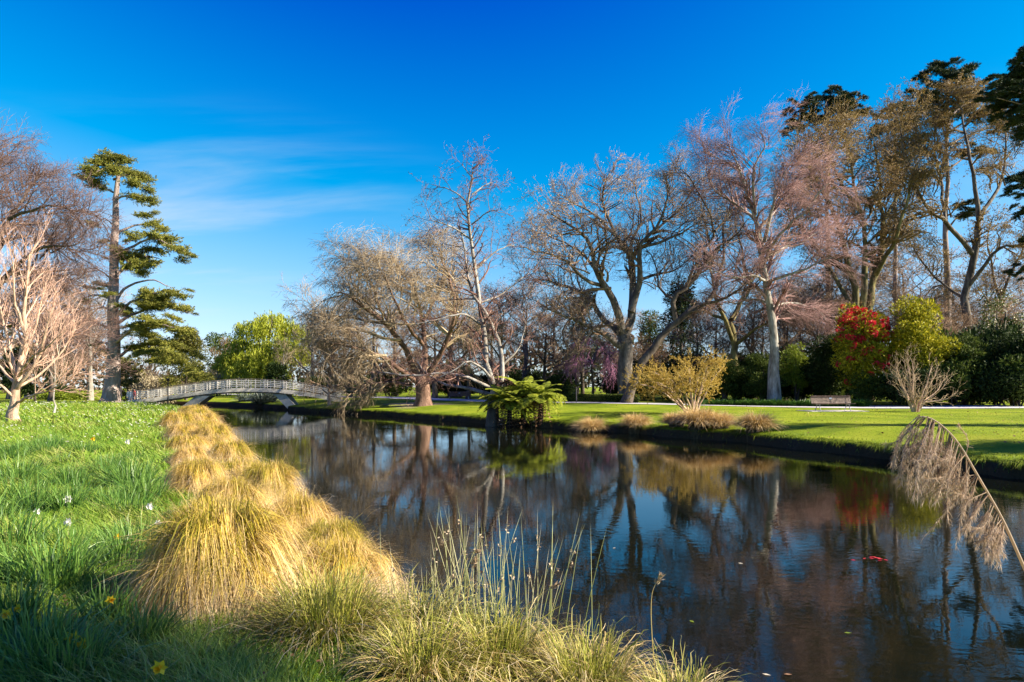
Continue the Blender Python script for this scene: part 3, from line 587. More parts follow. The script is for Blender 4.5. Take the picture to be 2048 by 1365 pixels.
sh = build_tree('bare_tree', 'slim small tree with dense brown twigs at the right end of the bridge', G(658, 60)-np.array([0, 0, .05]), [
    ([(659, 816), (658, 785), (660, 750), (664, 715), (668, 690)], 9, 3), ([(660, 770), (640, 745, 1), (630, 720, 1)], 5, 2), ([(660, 765), (685, 740, -1), (700, 715, -2)], 5, 2), ([(660, 775), (690, 765, 1), (720, 745, 1)], 5, 2), ([(660, 778), (635, 768, -1), (615, 760, -2)], 4, 2), ([(662, 740), (650, 710, -2), (645, 690, -2)], 4, 2)],
    60, BK_TAN, TW_BROWN, [LV(2.4, 1.6, 5, 48, rmin=.014, t0=.2), LV(4.5, .9, 4, 45, rmin=.009, up=-.08), LV(5.5, .55, 2, 40, rmin=.008, up0=-.1)], None, first=0, twin=(60, 150))
build_tree('cherry_tree', 'purple-pink weeping cherry beyond the path left of the oak trunk', G(1185, 66)-np.array([0, 0, .05]), [
    ([(1187, 806), (1186, 775), (1184, 745), (1184, 722)], 8, 5), ([(1184, 730), (1165, 705, 1), (1145, 715, 1.5), (1138, 745, 2)], 5, 2), ([(1184, 730), (1205, 705, -1), (1220, 720, -1.5), (1226, 750, -2)], 5, 2), ([(1184, 725), (1178, 700, -2), (1160, 702, -3), (1155, 740, -4)], 4, 2), ([(1184, 725), (1196, 698, 2), (1210, 708, 3), (1212, 745, 4)], 4, 2)],
    66, BK_DARK, TW_PURPLE, [LV(3.4, 1.5, 5, 55, rmin=.014, up=-.1), LV(6, 1.1, 5, 45, rmin=.010, up=-.45), LV(6.5, .7, 4, 25, rmin=.009, up=-.5)], None, first=1)

# -- background bare trees: a few grown ones, copied
def proto_bare(hh, spread, bark, twig, name, lv, nl=9, lean=0.0):
    """grown at the origin, unit metres"""
    root = thing(name, 'x', 'tree', (0, 0, 0))
    z = np.linspace(0, hh*.97, 12); P = np.stack([np.cumsum(rng.normal(0, .05, 12))+lean*z, np.cumsum(rng.normal(0, .05, 12)), z], -1)[None]
    R = (hh*.022*np.linspace(1, .08, 12)**1.1)[None]
    P0, R0 = grow(P, R, nl/hh, .18, .9, 48, 10, hh*spread, .15, 9, .13, .07, .7, .04, tip=.2, prof=.55)
    Pl, Rl = np.concatenate([P[:, :9].repeat(1, 0), P0]) if False else P0, R0
    P1, R1 = grow(P0, R0, **lv[0]); cr = []
    obj('trunk', mesh('trunk', [tubes(P, flare(R), 8), tubes(P0, R0, 6), tubes(P1, R1, 4)]), bark, root)
    pp, rr_ = P1, R1
    e, er = grow(P[:, 6:], R[:, 6:], **lv[0]); pp = np.concatenate([pp, e]); rr_ = np.concatenate([rr_, er]); cr.append(tubes(e, er, 3))
    for A in lv[1:]: pp, rr_ = grow(pp, rr_, **A); cr.append(tubes(pp, rr_, 3))
    obj('crown', mesh('crown', cr), twig, root)
    return root
GL = [LV(2.2, 2.4, 5, 48, wig=.2, rmin=.03), LV(3.8, 1.4, 3, 46, rmin=.020), LV(5.5, .75, 2, 42, rmin=.016), LV(5.5, .45, 2, 42, rmin=.013)]
pa = proto_bare(13, .42, BK_GREY, TW_BROWN, 'bare_tree', GL, 11)
pb_ = proto_bare(13, .46, BK_DARK, TW_OAK, 'bare_tree', GL, 12)
pc = proto_bare(12, .34, BK_PALE, TW_GREY, 'bare_tree', [LV(1.7, 2.2, 5, 42, wig=.16, rmin=.03, up=.05), LV(3.2, 1.3, 3, 40, rmin=.018), LV(5, .75, 2, 36, rmin=.014), LV(4.5, .45, 2, 36, rmin=.012)], 12)
BG = [  # proto, px, distance, top row in the photo, width factor, label
    (pc, 625, 92, 588, 1.25, 'tall pale grey bare tree rising right of the green willow'),
    (pc, 568, 86, 690, 1.0, 'small white-stemmed bare tree behind the right part of the bridge'),
    (pa, 745, 88, 600, 1.3, 'brown bare tree far behind the left half of the bare willow'),
    (pb_, 905, 84, 560, 1.3, 'brown bare tree behind the bare willow, left of the alder top'),
    (pa, 1045, 76, 585, 1.45, 'dense brown bare tree behind the tree ferns'),
    (pb_, 1110, 92, 600, 1.4, 'far brown bare tree showing between the ferns and the oak'),
    (pa, 1340, 96, 640, 1.4, 'low brown bare tree seen under the leaning trunk'),
    (pb_, 1575, 80, 600, 1.4, 'brown bare tree behind the foot of the birch'),
    (pa, 1660, 74, 560, 1.3, 'pink-brown bare tree just left of the red rhododendron'),
    (pb_, 1800, 84, 520, 1.4, 'brown bare tree behind the yellow-green rhododendron'),
    (pa, 1885, 78, 600, 1.2, 'tangled brown bare tree above the dark bushes'),
    (pc, 180, 72, 560, 1.0, 'bare tree with a pale trunk just left of the cedar'),
    (pa, 130, 80, 590, 1.4, 'brown bare tree behind the sapling on the left bank'),
    (pb_, 300, 96, 690, 1.6, 'tan bare thicket tree behind the left end of the bridge'),
    (pa, 60, 92, 560, 1.3, 'far brown bare tree behind the pink young tree'),
    (pa, 450, 118, 690, 1.4, 'hazy tan bare tree left of the green willow'),
    (pc, 690, 108, 600, 1.3, 'far pale bare tree above the small brown tree by the bridge'),
    (pb_, 985, 104, 620, 1.5, 'far brown bare tree behind the alder stem'),
    (pb_, 1240, 110, 640, 1.4, 'far bare tree straight behind the oak trunk'),
    (pa, 1430, 100, 620, 1.5, 'far brown bare tree between the leaning tree and the birch'),
    (pb_, 2000, 90, 560, 1.3, 'far brown bare tree at the right edge')]
done = set()
for pr, px, d, top, wf, lab in BG:
    b = G(px, d); hh = 13 if pr is not pc else 12
    s = (H-(top-HY)*d/F-b[2])/hh
    rz = rng.uniform(0, 6.28); scl = (s*wf, s*wf, s)
    if pr.name not in done:
        done.add(pr.name); pr.location = tuple(b); pr.rotation_euler = (0, 0, rz); pr.scale = scl; pr['label'] = lab; pr['group'] = 'bare trees in the background'
    else: dup(pr, b, rz, scl, lab, 'bare trees in the background')

EXTRA = [(pa, 1010, 66, 600, 1.5), (pb_, 1085, 70, 640, 1.5), (pa, 1150, 80, 610, 1.5), (pb_, 1215, 84, 660, 1.5), (pa, 1400, 76, 640, 1.5), (pb_, 1505, 74, 590, 1.4), (pa, 1600, 70, 600, 1.3), (pb_, 1690, 78, 560, 1.4), (pa, 1850, 72, 610, 1.3), (pb_, 1960, 76, 560, 1.4),
         (pa, 870, 78, 640, 1.6), (pb_, 790, 96, 620, 1.6), (pa, 700, 90, 660, 1.6), (pb_, 935, 72, 660, 1.5), (pa, 655, 84, 690, 1.5), (pb_, 180, 90, 640, 1.5), (pa, 20, 74, 600, 1.5), (pb_, 100, 62, 640, 1.3), (pa, 1290, 82, 690, 1.7), (pb_, 1745, 92, 500, 1.3), (pa, 1560, 100, 560, 1.4), (pb_, 2060, 70, 600, 1.3), (pa, 1530, 66, 620, 1.3), (pb_, 1640, 64, 600, 1.3), (pa, 1720, 70, 540, 1.2), (pb_, 1800, 66, 600, 1.3), (pa, 1870, 64, 620, 1.2), (pb_, 1930, 66, 640, 1.3), (pa, 2010, 66, 620, 1.2), (pb_, 1450, 70, 650, 1.4)]
for pr, px, d, top, wf in EXTRA:
    b = G(px, d); s = (H-(top-HY)*d/F-b[2])/13
    dup(pr, b, rng.uniform(0, 6.28), (s*wf, s*wf, s), 'brown bare tree in the tangled thicket behind the lawns', 'thicket of bare trees behind the lawns')

# ---------------------------------------------------------------- evergreens
LF_CEDAR = leafmat('needles_cedar', [(.06, .085, .018), (.17, .19, .028), (.29, .28, .045), (.36, .33, .07)], None, .15, .7)
LF_PINE = leafmat('needles_pine', [(.012, .026, .010), (.030, .052, .018), (.065, .088, .028)], None, .1, .6)
LF_DARK = leafmat('leaves_dark', [(.010, .020, .006), (.022, .040, .010), (.045, .070, .015)], None, .15, .65, .1)
LF_RHODO = leafmat('leaves_rhododendron', [(.05, .075, .008), (.20, .21, .013), (.40, .36, .018), (.55, .47, .03)], None, .25, .6, .12)
LF_MID = leafmat('leaves_mid', [(.03, .05, .010), (.07, .10, .018), (.13, .16, .03)], None, .25, .65, .1)
LF_LIME = leafmat('leaves_lime', [(.12, .18, .015), (.22, .28, .02), (.30, .34, .04)], None, .35)
LF_WILLOW = leafmat('leaves_willow', [(.20, .26, .02), (.36, .40, .03), (.48, .48, .06)], None, .4)
LF_OLIVE = leafmat('leaves_olive_conifer', [(.05, .065, .012), (.12, .12, .02), (.20, .17, .03)], None, .2)
FL_RED = leafmat('petals_red', [(.38, .010, .03), (.62, .025, .05), (.72, .07, .06)], None, .25)
FL_WHITE = leafmat('petals_cream', [(.60, .52, .38), (.75, .68, .52)], None, .25)

def blob_leaves(blobs, n, ln, wd, flatz=1.0, out=1.0, upb=.1, fill=.35):
    """leaves over and inside lumpy clumps; blobs: (c(3), r(3))"""
    B = np.array([np.concatenate([c, r]) for c, r in blobs]); wgt = (B[:, 3]*B[:, 4]+B[:, 3]*B[:, 5]); wgt = wgt/wgt.sum()
    i = rng.choice(len(B), n, p=wgt); v = nrm(rng.normal(0, 1, (n, 3)))
    rad = np.where(rng.random(n) < fill, rng.random(n)**.5, rng.uniform(.85, 1.12, n))[:, None]
    pos = B[i, :3]+v*B[i, 3:]*rad
    dr = v*out+rng.normal(0, .6, (n, 3)); dr[:, 2] = dr[:, 2]*flatz+upb
    return leaves(pos, dr, ln*rng.uniform(.6, 1.35, n), wd*rng.uniform(.7, 1.25, n), np.clip(rng.normal(.5, .22, n), 0, 1))
def lumps(c, r, n, sub, shell=.92, zcut=-1):
    """lumps covering an ellipsoid"""
    out = []
    while len(out) < n:
        v = nrm(rng.normal(0, 1, 3)); 
        if v[2] < zcut: continue
        k = shell*rng.uniform(.5, 1.08); s = sub*rng.uniform(.6, 1.4)
        out.append((np.array(c)+v*np.array(r)*k, np.array([s, s, s*.75])))
    return out
def bush(name, label, px0, px1, top, d, mat, n, ln, wd, sub=.55, nl=40, depth=None, cat='bush', stems=4, group=None, bark=None, base=None, fill=.35, extra=None, lift=0.0):
    x0, x1 = (px0-1024)*d/F, (px1-1024)*d/F; b = G((px0+px1)/2, d); hh = H-(top-HY)*d/F-b[2]; rx = (x1-x0)/2
    dp = depth or min(rx, 2.2)
    root = thing(name, label, cat, b, group)
    c = np.array([0, 0, hh*(.52+lift)]); r = np.array([rx, dp, hh*(.50-lift)])
    bl = lumps(c, r*.9, int(nl*1.5), sub)
    obj('leaves', mesh('leaves', [blob_leaves(bl, int(n*1.25), ln, wd, fill=fill)]), mat, root)
    P = []
    for k in range(stems):
        e = bl[k % len(bl)][0]; s0 = np.array([rng.normal(0, .15), rng.normal(0, .12), -.1]); P.append(spline([s0, s0*.5+np.array([e[0]*.3, e[1]*.3, e[2]*.5]), e], 7))
    obj('stems', mesh('stems', [tubes(np.array(P), np.linspace(.07, .015, 7)[None].repeat(stems, 0)*max(.6, hh/3), 6)]), bark or BK_DARK, root)
    return root, bl, b
# -- cedar
dC = 57.0; bC = G(222, dC)
root = thing('cedar_tree', 'tall cedar with a thick grey trunk and flat green tiers by the bridge', 'tree', bC-np.array([0, 0, .1]))
Pt, Rt = limbs_from([([(220, 812), (223, 780), (226, 700), (227, 610), (228, 520), (230, 450), (233, 390), (236, 350), (236, 320)], 40, 7)], dC, root.location, wob=.002)
Rt = flare(Rt, .35)
limb = []; pads = []
def cedar_limb(y0, pts, w0, padlist):
    x0 = 226; P = [(x0, y0, 0)]+pts; limb.append((P, w0, 2))
    for (px, py, dd, rx, rz) in padlist: pads.append((W(px, py, dC+dd)-np.array(root.location), np.array([rx, rx*.85, rz])))
for y0, pts, w0, pd in [
    (345, [(215, 335, -.5), (190, 345, -1), (165, 355, -1.2)], 5, [(205, 328, -.5, 1.0, .35), (185, 340, -1, 1.1, .35), (170, 356, -1.2, .8, .25), (195, 352, .8, 1.0, .3)]),
    (335, [(236, 318, .3), (225, 312, .4)], 5, [(232, 316, 0, 1.1, .4), (215, 318, .5, .9, .3), (250, 325, -.4, .9, .35), (245, 340, 1.2, 1.1, .35), (225, 340, -1.3, 1.1, .35)]),
    (360, [(255, 350, .5), (280, 355, .8), (298, 372, 1)], 6, [(262, 345, .5, 1.0, .35), (282, 355, .8, 1.0, .3), (292, 380, 1, .8, .25), (270, 370, -1, 1.1, .3)]),
    (385, [(200, 372, .6), (175, 372, 1)], 5, [(185, 368, .8, .9, .25), (205, 378, 1.2, .8, .25)]),
    (400, [(258, 392, -.8), (282, 395, -1.2), (305, 402, -1.5)], 6, [(265, 395, -.8, .9, .22), (290, 400, -1.3, .8, .2), (305, 410, -1.5, .6, .18)]),
    (470, [(265, 452, .4), (295, 448, .6), (318, 438, .6)], 7, [(285, 432, .5, .8, .22), (308, 425, .6, .7, .2), (300, 450, -.5, .9, .25), (320, 462, .8, .9, .25)]),
    (520, [(262, 495, -.4), (300, 478, -.8), (340, 490, -1), (385, 512, -1.2)], 9, [(300, 472, -.8, 1.2, .35), (325, 480, .3, 1.3, .35), (345, 495, -1, 1.1, .3), (370, 507, -1.1, .9, .22), (388, 514, -1.2, .5, .15), (305, 500, .8, 1.2, .35), (260, 480, 1, .9, .25)]),
    (560, [(262, 525, 1.0), (290, 512, 1.6), (325, 520, 2.0)], 9, [(250, 515, 1, 1.2, .4), (275, 512, 1.4, 1.3, .4), (305, 525, 2, 1.1, .3), (262, 532, -1, 1.2, .35), (285, 545, .2, .8, .25), (240, 500, -.8, .9, .3)]),
    (610, [(255, 575, .3), (300, 560, .6), (345, 575, .5)], 9, [(375, 580, .5, .5, .15)]),
    (640, [(270, 600, -.8), (320, 585, -1.3), (365, 590, -1.5)], 9, [(300, 588, -1, 1.1, .3), (335, 585, -1.3, 1.0, .25), (362, 592, -1.5, .9, .22), (320, 602, .5, 1.1, .25)]),
    (655, [(275, 625, 1.2), (330, 615, 1.6), (390, 628, 1.8)], 9, [(295, 615, 1, 1.2, .3), (330, 612, 1.5, 1.1, .28), (365, 620, 1.7, 1.0, .22), (388, 628, 1.8, .5, .15), (345, 635, .4, 1.0, .25)]),
    (690, [(270, 655, -1.5), (320, 650, -2.2), (365, 660, -2.5)], 9, [(285, 650, -1.4, 1.2, .35), (320, 648, -2, 1.2, .3), (350, 660, -2.4, 1.0, .28), (300, 670, 0, 1.3, .35)]),
    (720, [(280, 690, 1.5), (335, 690, 2.2), (395, 705, 2.6)], 9, [(300, 690, 1.4, 1.3, .4), (340, 690, 2, 1.3, .4), (375, 700, 2.4, 1.1, .35), (395, 712, 2.6, .8, .3), (320, 710, -.5, 1.4, .4), (360, 720, .8, 1.3, .4), (385, 740, 1.5, 1.1, .4), (280, 705, -1.5, 1.1, .35)])]:
    cedar_limb(y0, pts, w0, pd)
Pl, Rl = limbs_from(limb, dC, root.location)
bare = [([(226, y, 0), (226-dx*.5, y-12+dy*.4, dd*.5), (226-dx, y+dy, dd)], w0, 1.5) for y, dx, dy, dd, w0 in [(560, 60, -20, 1, 6), (600, 75, 5, -1, 7), (620, 55, 20, 2, 7), (660, 80, -5, -2, 8), (690, 70, 20, 1, 7), (700, 50, 30, -1.5, 6), (500, 40, -10, -1, 5), (450, 35, 0, 1, 4)]]
Pb, Rb = limbs_from(bare, dC, root.location)
Pb1, Rb1 = grow(Pb, Rb, **LV(2.4, 1.5, 5, 50, rmin=.014)); Pb2, Rb2 = grow(Pb1, Rb1, **LV(4.5, .8, 4, 45, rmin=.009, up=-.03)); Pb3, Rb3 = grow(Pb2, Rb2, **LV(4, .45, 3, 40, rmin=.007))
obj('trunk', mesh('trunk', [tubes(Pt, Rt, 12), tubes(Pl, Rl, 6), tubes(Pb, Rb, 6)]), BK_CEDAR, root)
# foliage tiers: fans of drooping shoots with needles all along, a few kinds shared between the tiers
def tier(seed, m=26):
    """fan of shoots pointing to +x, about 2 m long and 1.6 m wide"""
    P = []
    for k in range(m):
        a = rng.normal(0, .55); s0 = np.array([rng.uniform(-.8, .1), rng.normal(0, .12), rng.normal(0, .05)]); ln = rng.uniform(.55, 1.15)
        t = np.linspace(0, 1, 7)[:, None]; P.append(s0+np.array([math.cos(a), math.sin(a), .18])*ln*t+np.array([0, 0, -1])*ln*.28*t**2.2+rng.normal(0, .015, (7, 3)))
    P = np.array(P); P1, R1 = grow(P, np.full((m, 7), .01), 6.5, .1, 1, 50, 12, .34, .25, 4, .1, -.03, .6, .004, prof=.4)
    n = 2500; i = rng.integers(0, len(P1), n); u = rng.random(n)*3; j = np.minimum(u.astype(int), 2); f = (u-j)[:, None]; p = P1[i, j]*(1-f)+P1[i, j+1]*f
    dr = nrm(P1[i, 3]-P1[i, 0])+rng.normal(0, .55, (n, 3))+np.array([0, 0, .35])
    return mesh('foliage_tier', [tubes(P, np.linspace(.016, .004, 7)[None].repeat(m, 0), 3), leaves(p, dr, rng.uniform(.07, .15, n), rng.uniform(.022, .045, n), np.clip(rng.normal(.5, .28, n), 0, 1))])
TR = [tier(k) for k in range(4)]
for k in range(26):
    py = rng.uniform(585, 765); px = rng.uniform(245, 300+.75*(py-585)); pads.append((W(px, py, dC+rng.uniform(-2.2, 2.4))-np.array(root.location), np.array([rng.uniform(.6, 1.15)]*3)))
for k in range(12):
    py = rng.uniform(430, 720); pads.append((W(rng.uniform(165, 222), py, dC+rng.uniform(-1.5, 2))-np.array(root.location), np.array([rng.uniform(.45, .8)]*3)))
for k, (c, r) in enumerate(pads):
    for q in range(2 if r[0] > .7 else 1):
        o = obj('foliage_tier', TR[(k+q*2) % 4], LF_CEDAR, root); jit = rng.normal(0, .22, 3)*(q > 0); o.location = tuple(c+jit*np.array([1, 1, .8]))
        az = math.atan2(c[1], c[0])+rng.normal(0, .55)+(q*rng.uniform(.6, 2.2)); o.rotation_euler = (rng.normal(0, .22), rng.normal(.02, .2), az); s_ = r[0]*rng.uniform(.8, 1.15); o.scale = (s_*1.12, s_*1.0, s_*rng.uniform(.6, 1.1))
obj('dead_twigs', mesh('dead_twigs', [tubes(Pb1, Rb1, 3), tubes(Pb2, Rb2, 3), tubes(Pb3, Rb3, 3)]), TW_BROWN, root)['kind'] = 'stuff'

# -- pines: clumps of needle tufts on a bare pole
def pine(label, px, d, trunk_top, clumps, w0=16, n_per=330, bark=BK_CEDAR, group=None):
    b = G(px, d); root = thing('pine_tree', label, 'tree', b, group)
    P, R = limbs_from([([(px, 800), (px+2, 650), (px, 500), (px+3, 350), (px, trunk_top)], w0, w0*.3)], d, b, wob=.003)
    lm = []; bl = []
    for (cx_, cy_, dd, rx, rz) in clumps:
        lm.append(([(px, min(cy_+rx*10+25, 790)), ((px+cx_)/2, cy_+18, dd*.5), (cx_, cy_+4, dd)], w0*.28, 2)); c = W(cx_, cy_, d+dd)-b
    Pl_, Rl_ = limbs_from(lm, d, b)
    obj('trunk', mesh('trunk', [tubes(P, R, 9), tubes(Pl_, Rl_, 6)]), bark, root)
    for (cx_, cy_, dd, rx, rz) in clumps:
        c = W(cx_, cy_, d+dd)-b
        for k in range(8):
            o = obj('needle_clump', PC[rng.integers(0, 3)], LF_PINE, root); v = nrm(rng.normal(0, 1, 3)); o.location = tuple(c+v*np.array([rx, rx, rz])*.8*(k > 0)); sc_ = rx*rng.uniform(.28, .55); o.scale = (sc_, sc_, sc_*.72); o.rotation_euler = (rng.normal(0, .3), rng.normal(0, .3), rng.uniform(0, 6.28))
    return root
def pine_clump():
    m = 34; v = nrm(rng.normal(0, 1, (m, 3))); v[:, 2] = np.abs(v[:, 2])*.9-.25; ends = v*rng.uniform(.6, 1.05, (m, 1)); n = m*44; i = np.repeat(np.arange(m), 44); u = rng.uniform(.45, 1.0, n)[:, None]
    dr = nrm(v[i])*.8+rng.normal(0, .6, (n, 3))+np.array([0, 0, .5])
    P = np.stack([v*0, ends*.5+np.array([0, 0, -.08]), ends], 1)
    return mesh('needle_clump', [tubes(P, np.array([[.02, .012, .006]]).repeat(m, 0), 3), leaves(ends[i]*u+rng.normal(0, .03, (n, 3)), dr, rng.uniform(.20, .42, n), rng.uniform(.03, .06, n), np.clip(rng.normal(.5, .25, n), 0, 1))])
PC = [pine_clump() for k in range(3)]
pine('tall dark pine with a pinkish trunk rising behind the tan budding trees', 1893, 74, 150, [(1895, 150, 0, 2.4, 1.6), (1860, 175, 1, 2.2, 1.4), (1935, 165, -1, 2.4, 1.5), (1955, 195, 1, 2.0, 1.2), (1895, 195, -2, 2.6, 1.3), (1840, 205, 0, 1.6, 1.0), (1925, 215, 2, 2.0, 1.0), (1970, 225, -1, 1.8, 1.0), (1880, 240, 1, 1.6, .8), (1960, 300, 1, 1.8, .8), (1850, 300, 2, 1.6, .8), (1930, 420, -1, 1.8, .9), (1990, 250, 2, 1.9, 1.)], 22, 900)
pine('dark pine top standing out behind the birch and budding tree', 1655, 80, 195, [(1610, 212, 0, 2.0, 1.1), (1640, 200, 1, 1.9, 1.1), (1690, 195, 0, 2.2, 1.4), (1715, 215, -1, 1.7, 1.1), (1660, 222, -1, 2.4, 1.2), (1590, 235, 1, 1.7, 1.0), (1625, 245, 2, 2.2, 1.0), (1575, 260, 0, 1.3, .8), (1690, 235, 2, 2.2, 1.1)], 18, 800)
pine('low dark pine top filling the gap between the two taller pines', 1790, 82, 220, [(1770, 225, 0, 1.7, .8), (1805, 215, 1, 1.9, .9), (1830, 240, -1, 1.9, 1.0), (1785, 260, 1, 2.2, 1.1), (1830, 290, 0, 2.0, 1.0), (1800, 330, 1, 2.0, 1.)], 16, 700)
pine('big dark pine cut off by the right edge of the photograph', 2095, 60, 90, [(2040, 125, 0, 1.8, 1.2), (2060, 150, 1, 2.4, 1.4), (2010, 175, -1, 2.2, 1.2), (2045, 195, 0, 2.4, 1.3), (2080, 120, 0, 2.4, 1.6), (2035, 240, 0, 1.8, 1.2), (2050, 265, 1, 1.8, 1.0), (2090, 220, 0, 2.6, 1.6), (2040, 375, 0, 1.5, 1.1), (2055, 420, 1, 1.6, 1.0), (2060, 480, 0, 1.5, 1.), (2045, 545, 0, 1.3, .9), (2100, 350, 0, 2.4, 1.6), (2110, 480, 0, 2.4, 1.6), (1985, 190, -1, 1.3, .7), (2010, 210, 1, 1.5, .8)], 26, 800)
# -- conifers and evergreens behind the lawn
def conifer(label, px, d, top, wpx, mat, n=7000, name='conifer_tree', base=770, taper=1.0, ln=.30, wd=.10, group=None):
    b = G(px, d); root = thing(name, label, 'tree', b, group); hh = H-(top-HY)*d/F-b[2]; rw = wpx*d/F/2
    bl = []
    for k in range(60):
        u = rng.random()**.8; a = rng.random()*2*pi; r = rw*(1-u*taper*.85)*rng.uniform(.5, 1.0); s = (.10+.10*rng.random())*hh*.55
        bl.append((np.array([math.cos(a)*r, math.sin(a)*r, hh*(.12+.84*u)]), np.array([s, s, s*.6])))
    obj('trunk', mesh('trunk', [tubes(np.array([[[0, 0, -.1], [0, 0, hh*.5], [0.05, 0, hh*.96]]]), np.array([[.022, .014, .003]])*hh, 8)]), BK_DARK, root)
    obj('crown', mesh('crown', [blob_leaves(bl, n, ln, wd, upb=.0, fill=.5)]), mat, root)
    return root
conifer('dark conifer standing behind the leaning pale trunk', 1362, 88, 560, 105, LF_DARK, 9000, ln=.4, wd=.14)
conifer('grey-green conifer top peeping out right of the oak trunk', 1300, 100, 620, 70, LF_MID, 5000, ln=.4, wd=.14)
conifer('dark conifer half hidden behind the left limbs of the oak', 1165, 95, 590, 100, LF_DARK, 6000, ln=.4, wd=.14)
conifer('olive conifer with a brown top right of the cedar', 372, 82, 655, 110, LF_OLIVE, 9000, ln=.32, wd=.12)
conifer('dark small evergreen behind the bridge rail below the green willow', 553, 84, 728, 48, LF_DARK, 3500, ln=.3, wd=.12, taper=.4)
conifer('dark evergreen at the left edge behind the pink young tree', 70, 66, 690, 150, LF_DARK, 6000, ln=.35, wd=.13, taper=.5)
conifer('dark evergreen behind the cedar trunk near the bridge', 262, 84, 715, 70, LF_OLIVE, 5000, ln=.3, wd=.12, taper=.5)
conifer('blue-grey far tree left of the green willow', 440, 130, 665, 60, LF_MID, 3500, ln=.5, wd=.2, taper=.4)
# -- green willow beyond the bridge
dG = 98.0; b = G(530, dG); root = thing('willow_tree', 'bright yellow-green weeping willow beyond the bridge', 'tree', b)
dome = [(545, 640, 0, 38), (585, 660, 1, 30), (505, 655, -2, 32), (560, 690, -3, 34), (490, 690, 1, 34), (465, 715, -1, 28), (520, 710, -4, 34), (595, 700, -1, 24), (540, 735, -5, 36), (480, 740, -4, 34), (450, 735, 0, 22), (510, 760, -5, 36), (555, 770, -4, 28)]
sp_, lf = [], []
for px, py, dd, r in dome:
    c = W(px, py, dG+dd)-b; rr_ = r*dG/F*1.12; m = 105
    v = nrm(rng.normal(0, 1, (m, 3))); v[:, 2] = np.abs(v[:, 2])*.8; s0 = c+v*np.array([rr_, rr_*.9, rr_*.6])*rng.uniform(.5, 1.05, (m, 1)); Ls = rng.uniform(.6, 1.6, m)*rr_*.8
    n = m*26; i = rng.integers(0, m, n); u = rng.random(n); pos = s0[i]+np.stack([v[i, 0]*.5*u, v[i, 1]*.5*u, -Ls[i]*u**1.3], -1)+rng.normal(0, .12, (n, 3))
    lf.append(leaves(pos, rng.normal(0, .35, (n, 3))+np.array([0, 0, -1.0]), rng.uniform(.3, .6, n), rng.uniform(.08, .15, n), np.clip(np.repeat(rng.normal(.5, .2, m), 26)[i]*.5+rng.normal(.25, .18, n), 0, 1)))
wl, wr = limbs_from([([(533, 800), (532, 760), (533, 710), (540, 660), (545, 630)], 14, 3)]+[([(532, 740), ((532+px)/2, (720+py)/2, dd/2), (px, py-8, dd)], 7, 2) for px, py, dd, r in dome], dG, b)
obj('trunk', mesh('trunk', [tubes(wl, wr, 7)]), BK_GREY, root); obj('crown', mesh('crown', lf), LF_WILLOW, root)

# -- rhododendrons and bushes along the path
r1, bl, b1 = bush('rhododendron', 'tall rhododendron covered with red flowers behind the path', 1668, 1772, 590, 53, LF_RHODO, 9000, .26, .10, sub=.6, nl=52, bark=BK_TAN)
top = [q for q in bl if q[0][2] > 2.0 and q[0][1] < 1.0]
ps, dsn = [], []
for k in range(210):
    c, r = bl[rng.integers(0, len(bl))]
    if k < 140: 
        cand = [q for q in bl if q[0][2] > 4.6]; c, r = cand[rng.integers(0, len(cand))]
    v = nrm(np.array([rng.normal(0, 1), -abs(rng.normal(0, .9))-.25, rng.normal(.35, .6)])); p = c+v*r*1.15
    n = 26; vv = nrm(rng.normal(0, 1, (n, 3))+v*.8); ps.append(p+vv*.10); dsn.append(vv)
ps = np.concatenate(ps); dsn = np.concatenate(dsn)
obj('flowers', mesh('flowers', [leaves(ps, dsn, rng.uniform(.12, .22, len(ps)), rng.uniform(.10, .17, len(ps)))]), FL_RED, r1)
bush('rhododendron', 'rounded yellow-green rhododendron right of the red-flowered one', 1762, 1898, 592, 52, LF_RHODO, 15000, .27, .10, sub=.62, nl=60, depth=2.6, bark=BK_TAN)
bush('evergreen_bush', 'broad dark evergreen bush at the right behind the bare shrub', 1885, 1992, 672, 50, LF_MID, 11000, .22, .085, sub=.5, nl=55)
bush('evergreen_bush', 'dark evergreen bush touching the right edge beyond the path', 1970, 2090, 655, 49, LF_DARK, 11000, .22, .09, sub=.55, nl=55)
bush('evergreen_bush', 'tall dark shrub mass behind the bench, left of the red flowers', 1612, 1700, 668, 56, LF_DARK, 9000, .22, .09, sub=.55, nl=45)
bush('evergreen_bush', 'low dark bush under the yellow-green rhododendron', 1775, 1900, 735, 49, LF_DARK, 7000, .2, .08, sub=.4, nl=40)
bush('leafy_shrub', 'lime green shrub right of the birch trunk', 1562, 1620, 680, 58, LF_LIME, 4500, .2, .09, sub=.4, nl=30)
bush('leafy_shrub', 'pale speckled green shrub at the foot of the birch', 1488, 1562, 694, 57, LF_MID, 6500, .18, .08, sub=.4, nl=40)
bush('leafy_shrub', 'dark green shrub behind the yellow shrub, left of the birch', 1410, 1490, 715, 59, LF_MID, 5500, .18, .08, sub=.4, nl=36)
bush('leafy_shrub', 'low green bush behind the tree ferns by the path', 1088, 1150, 750, 62, LF_DARK, 4500, .18, .08, sub=.4, nl=30)
bush('evergreen_bush', 'dark bush in the shade behind the bare willow trunk', 860, 960, 745, 86, LF_DARK, 5500, .3, .12, sub=.7, nl=30)
bush('evergreen_bush', 'dark low bush under the far end of the bridge', 600, 690, 752, 78, LF_DARK, 5000, .28, .11, sub=.6, nl=30)
bush('evergreen_bush', 'dark bush in the distance between the alder and ferns', 1000, 1090, 735, 88, LF_DARK, 5500, .3, .12, sub=.7, nl=30)
bush('evergreen_bush', 'dark green bush behind the oak trunk', 1225, 1320, 722, 72, LF_DARK, 6000, .26, .11, sub=.6, nl=36)
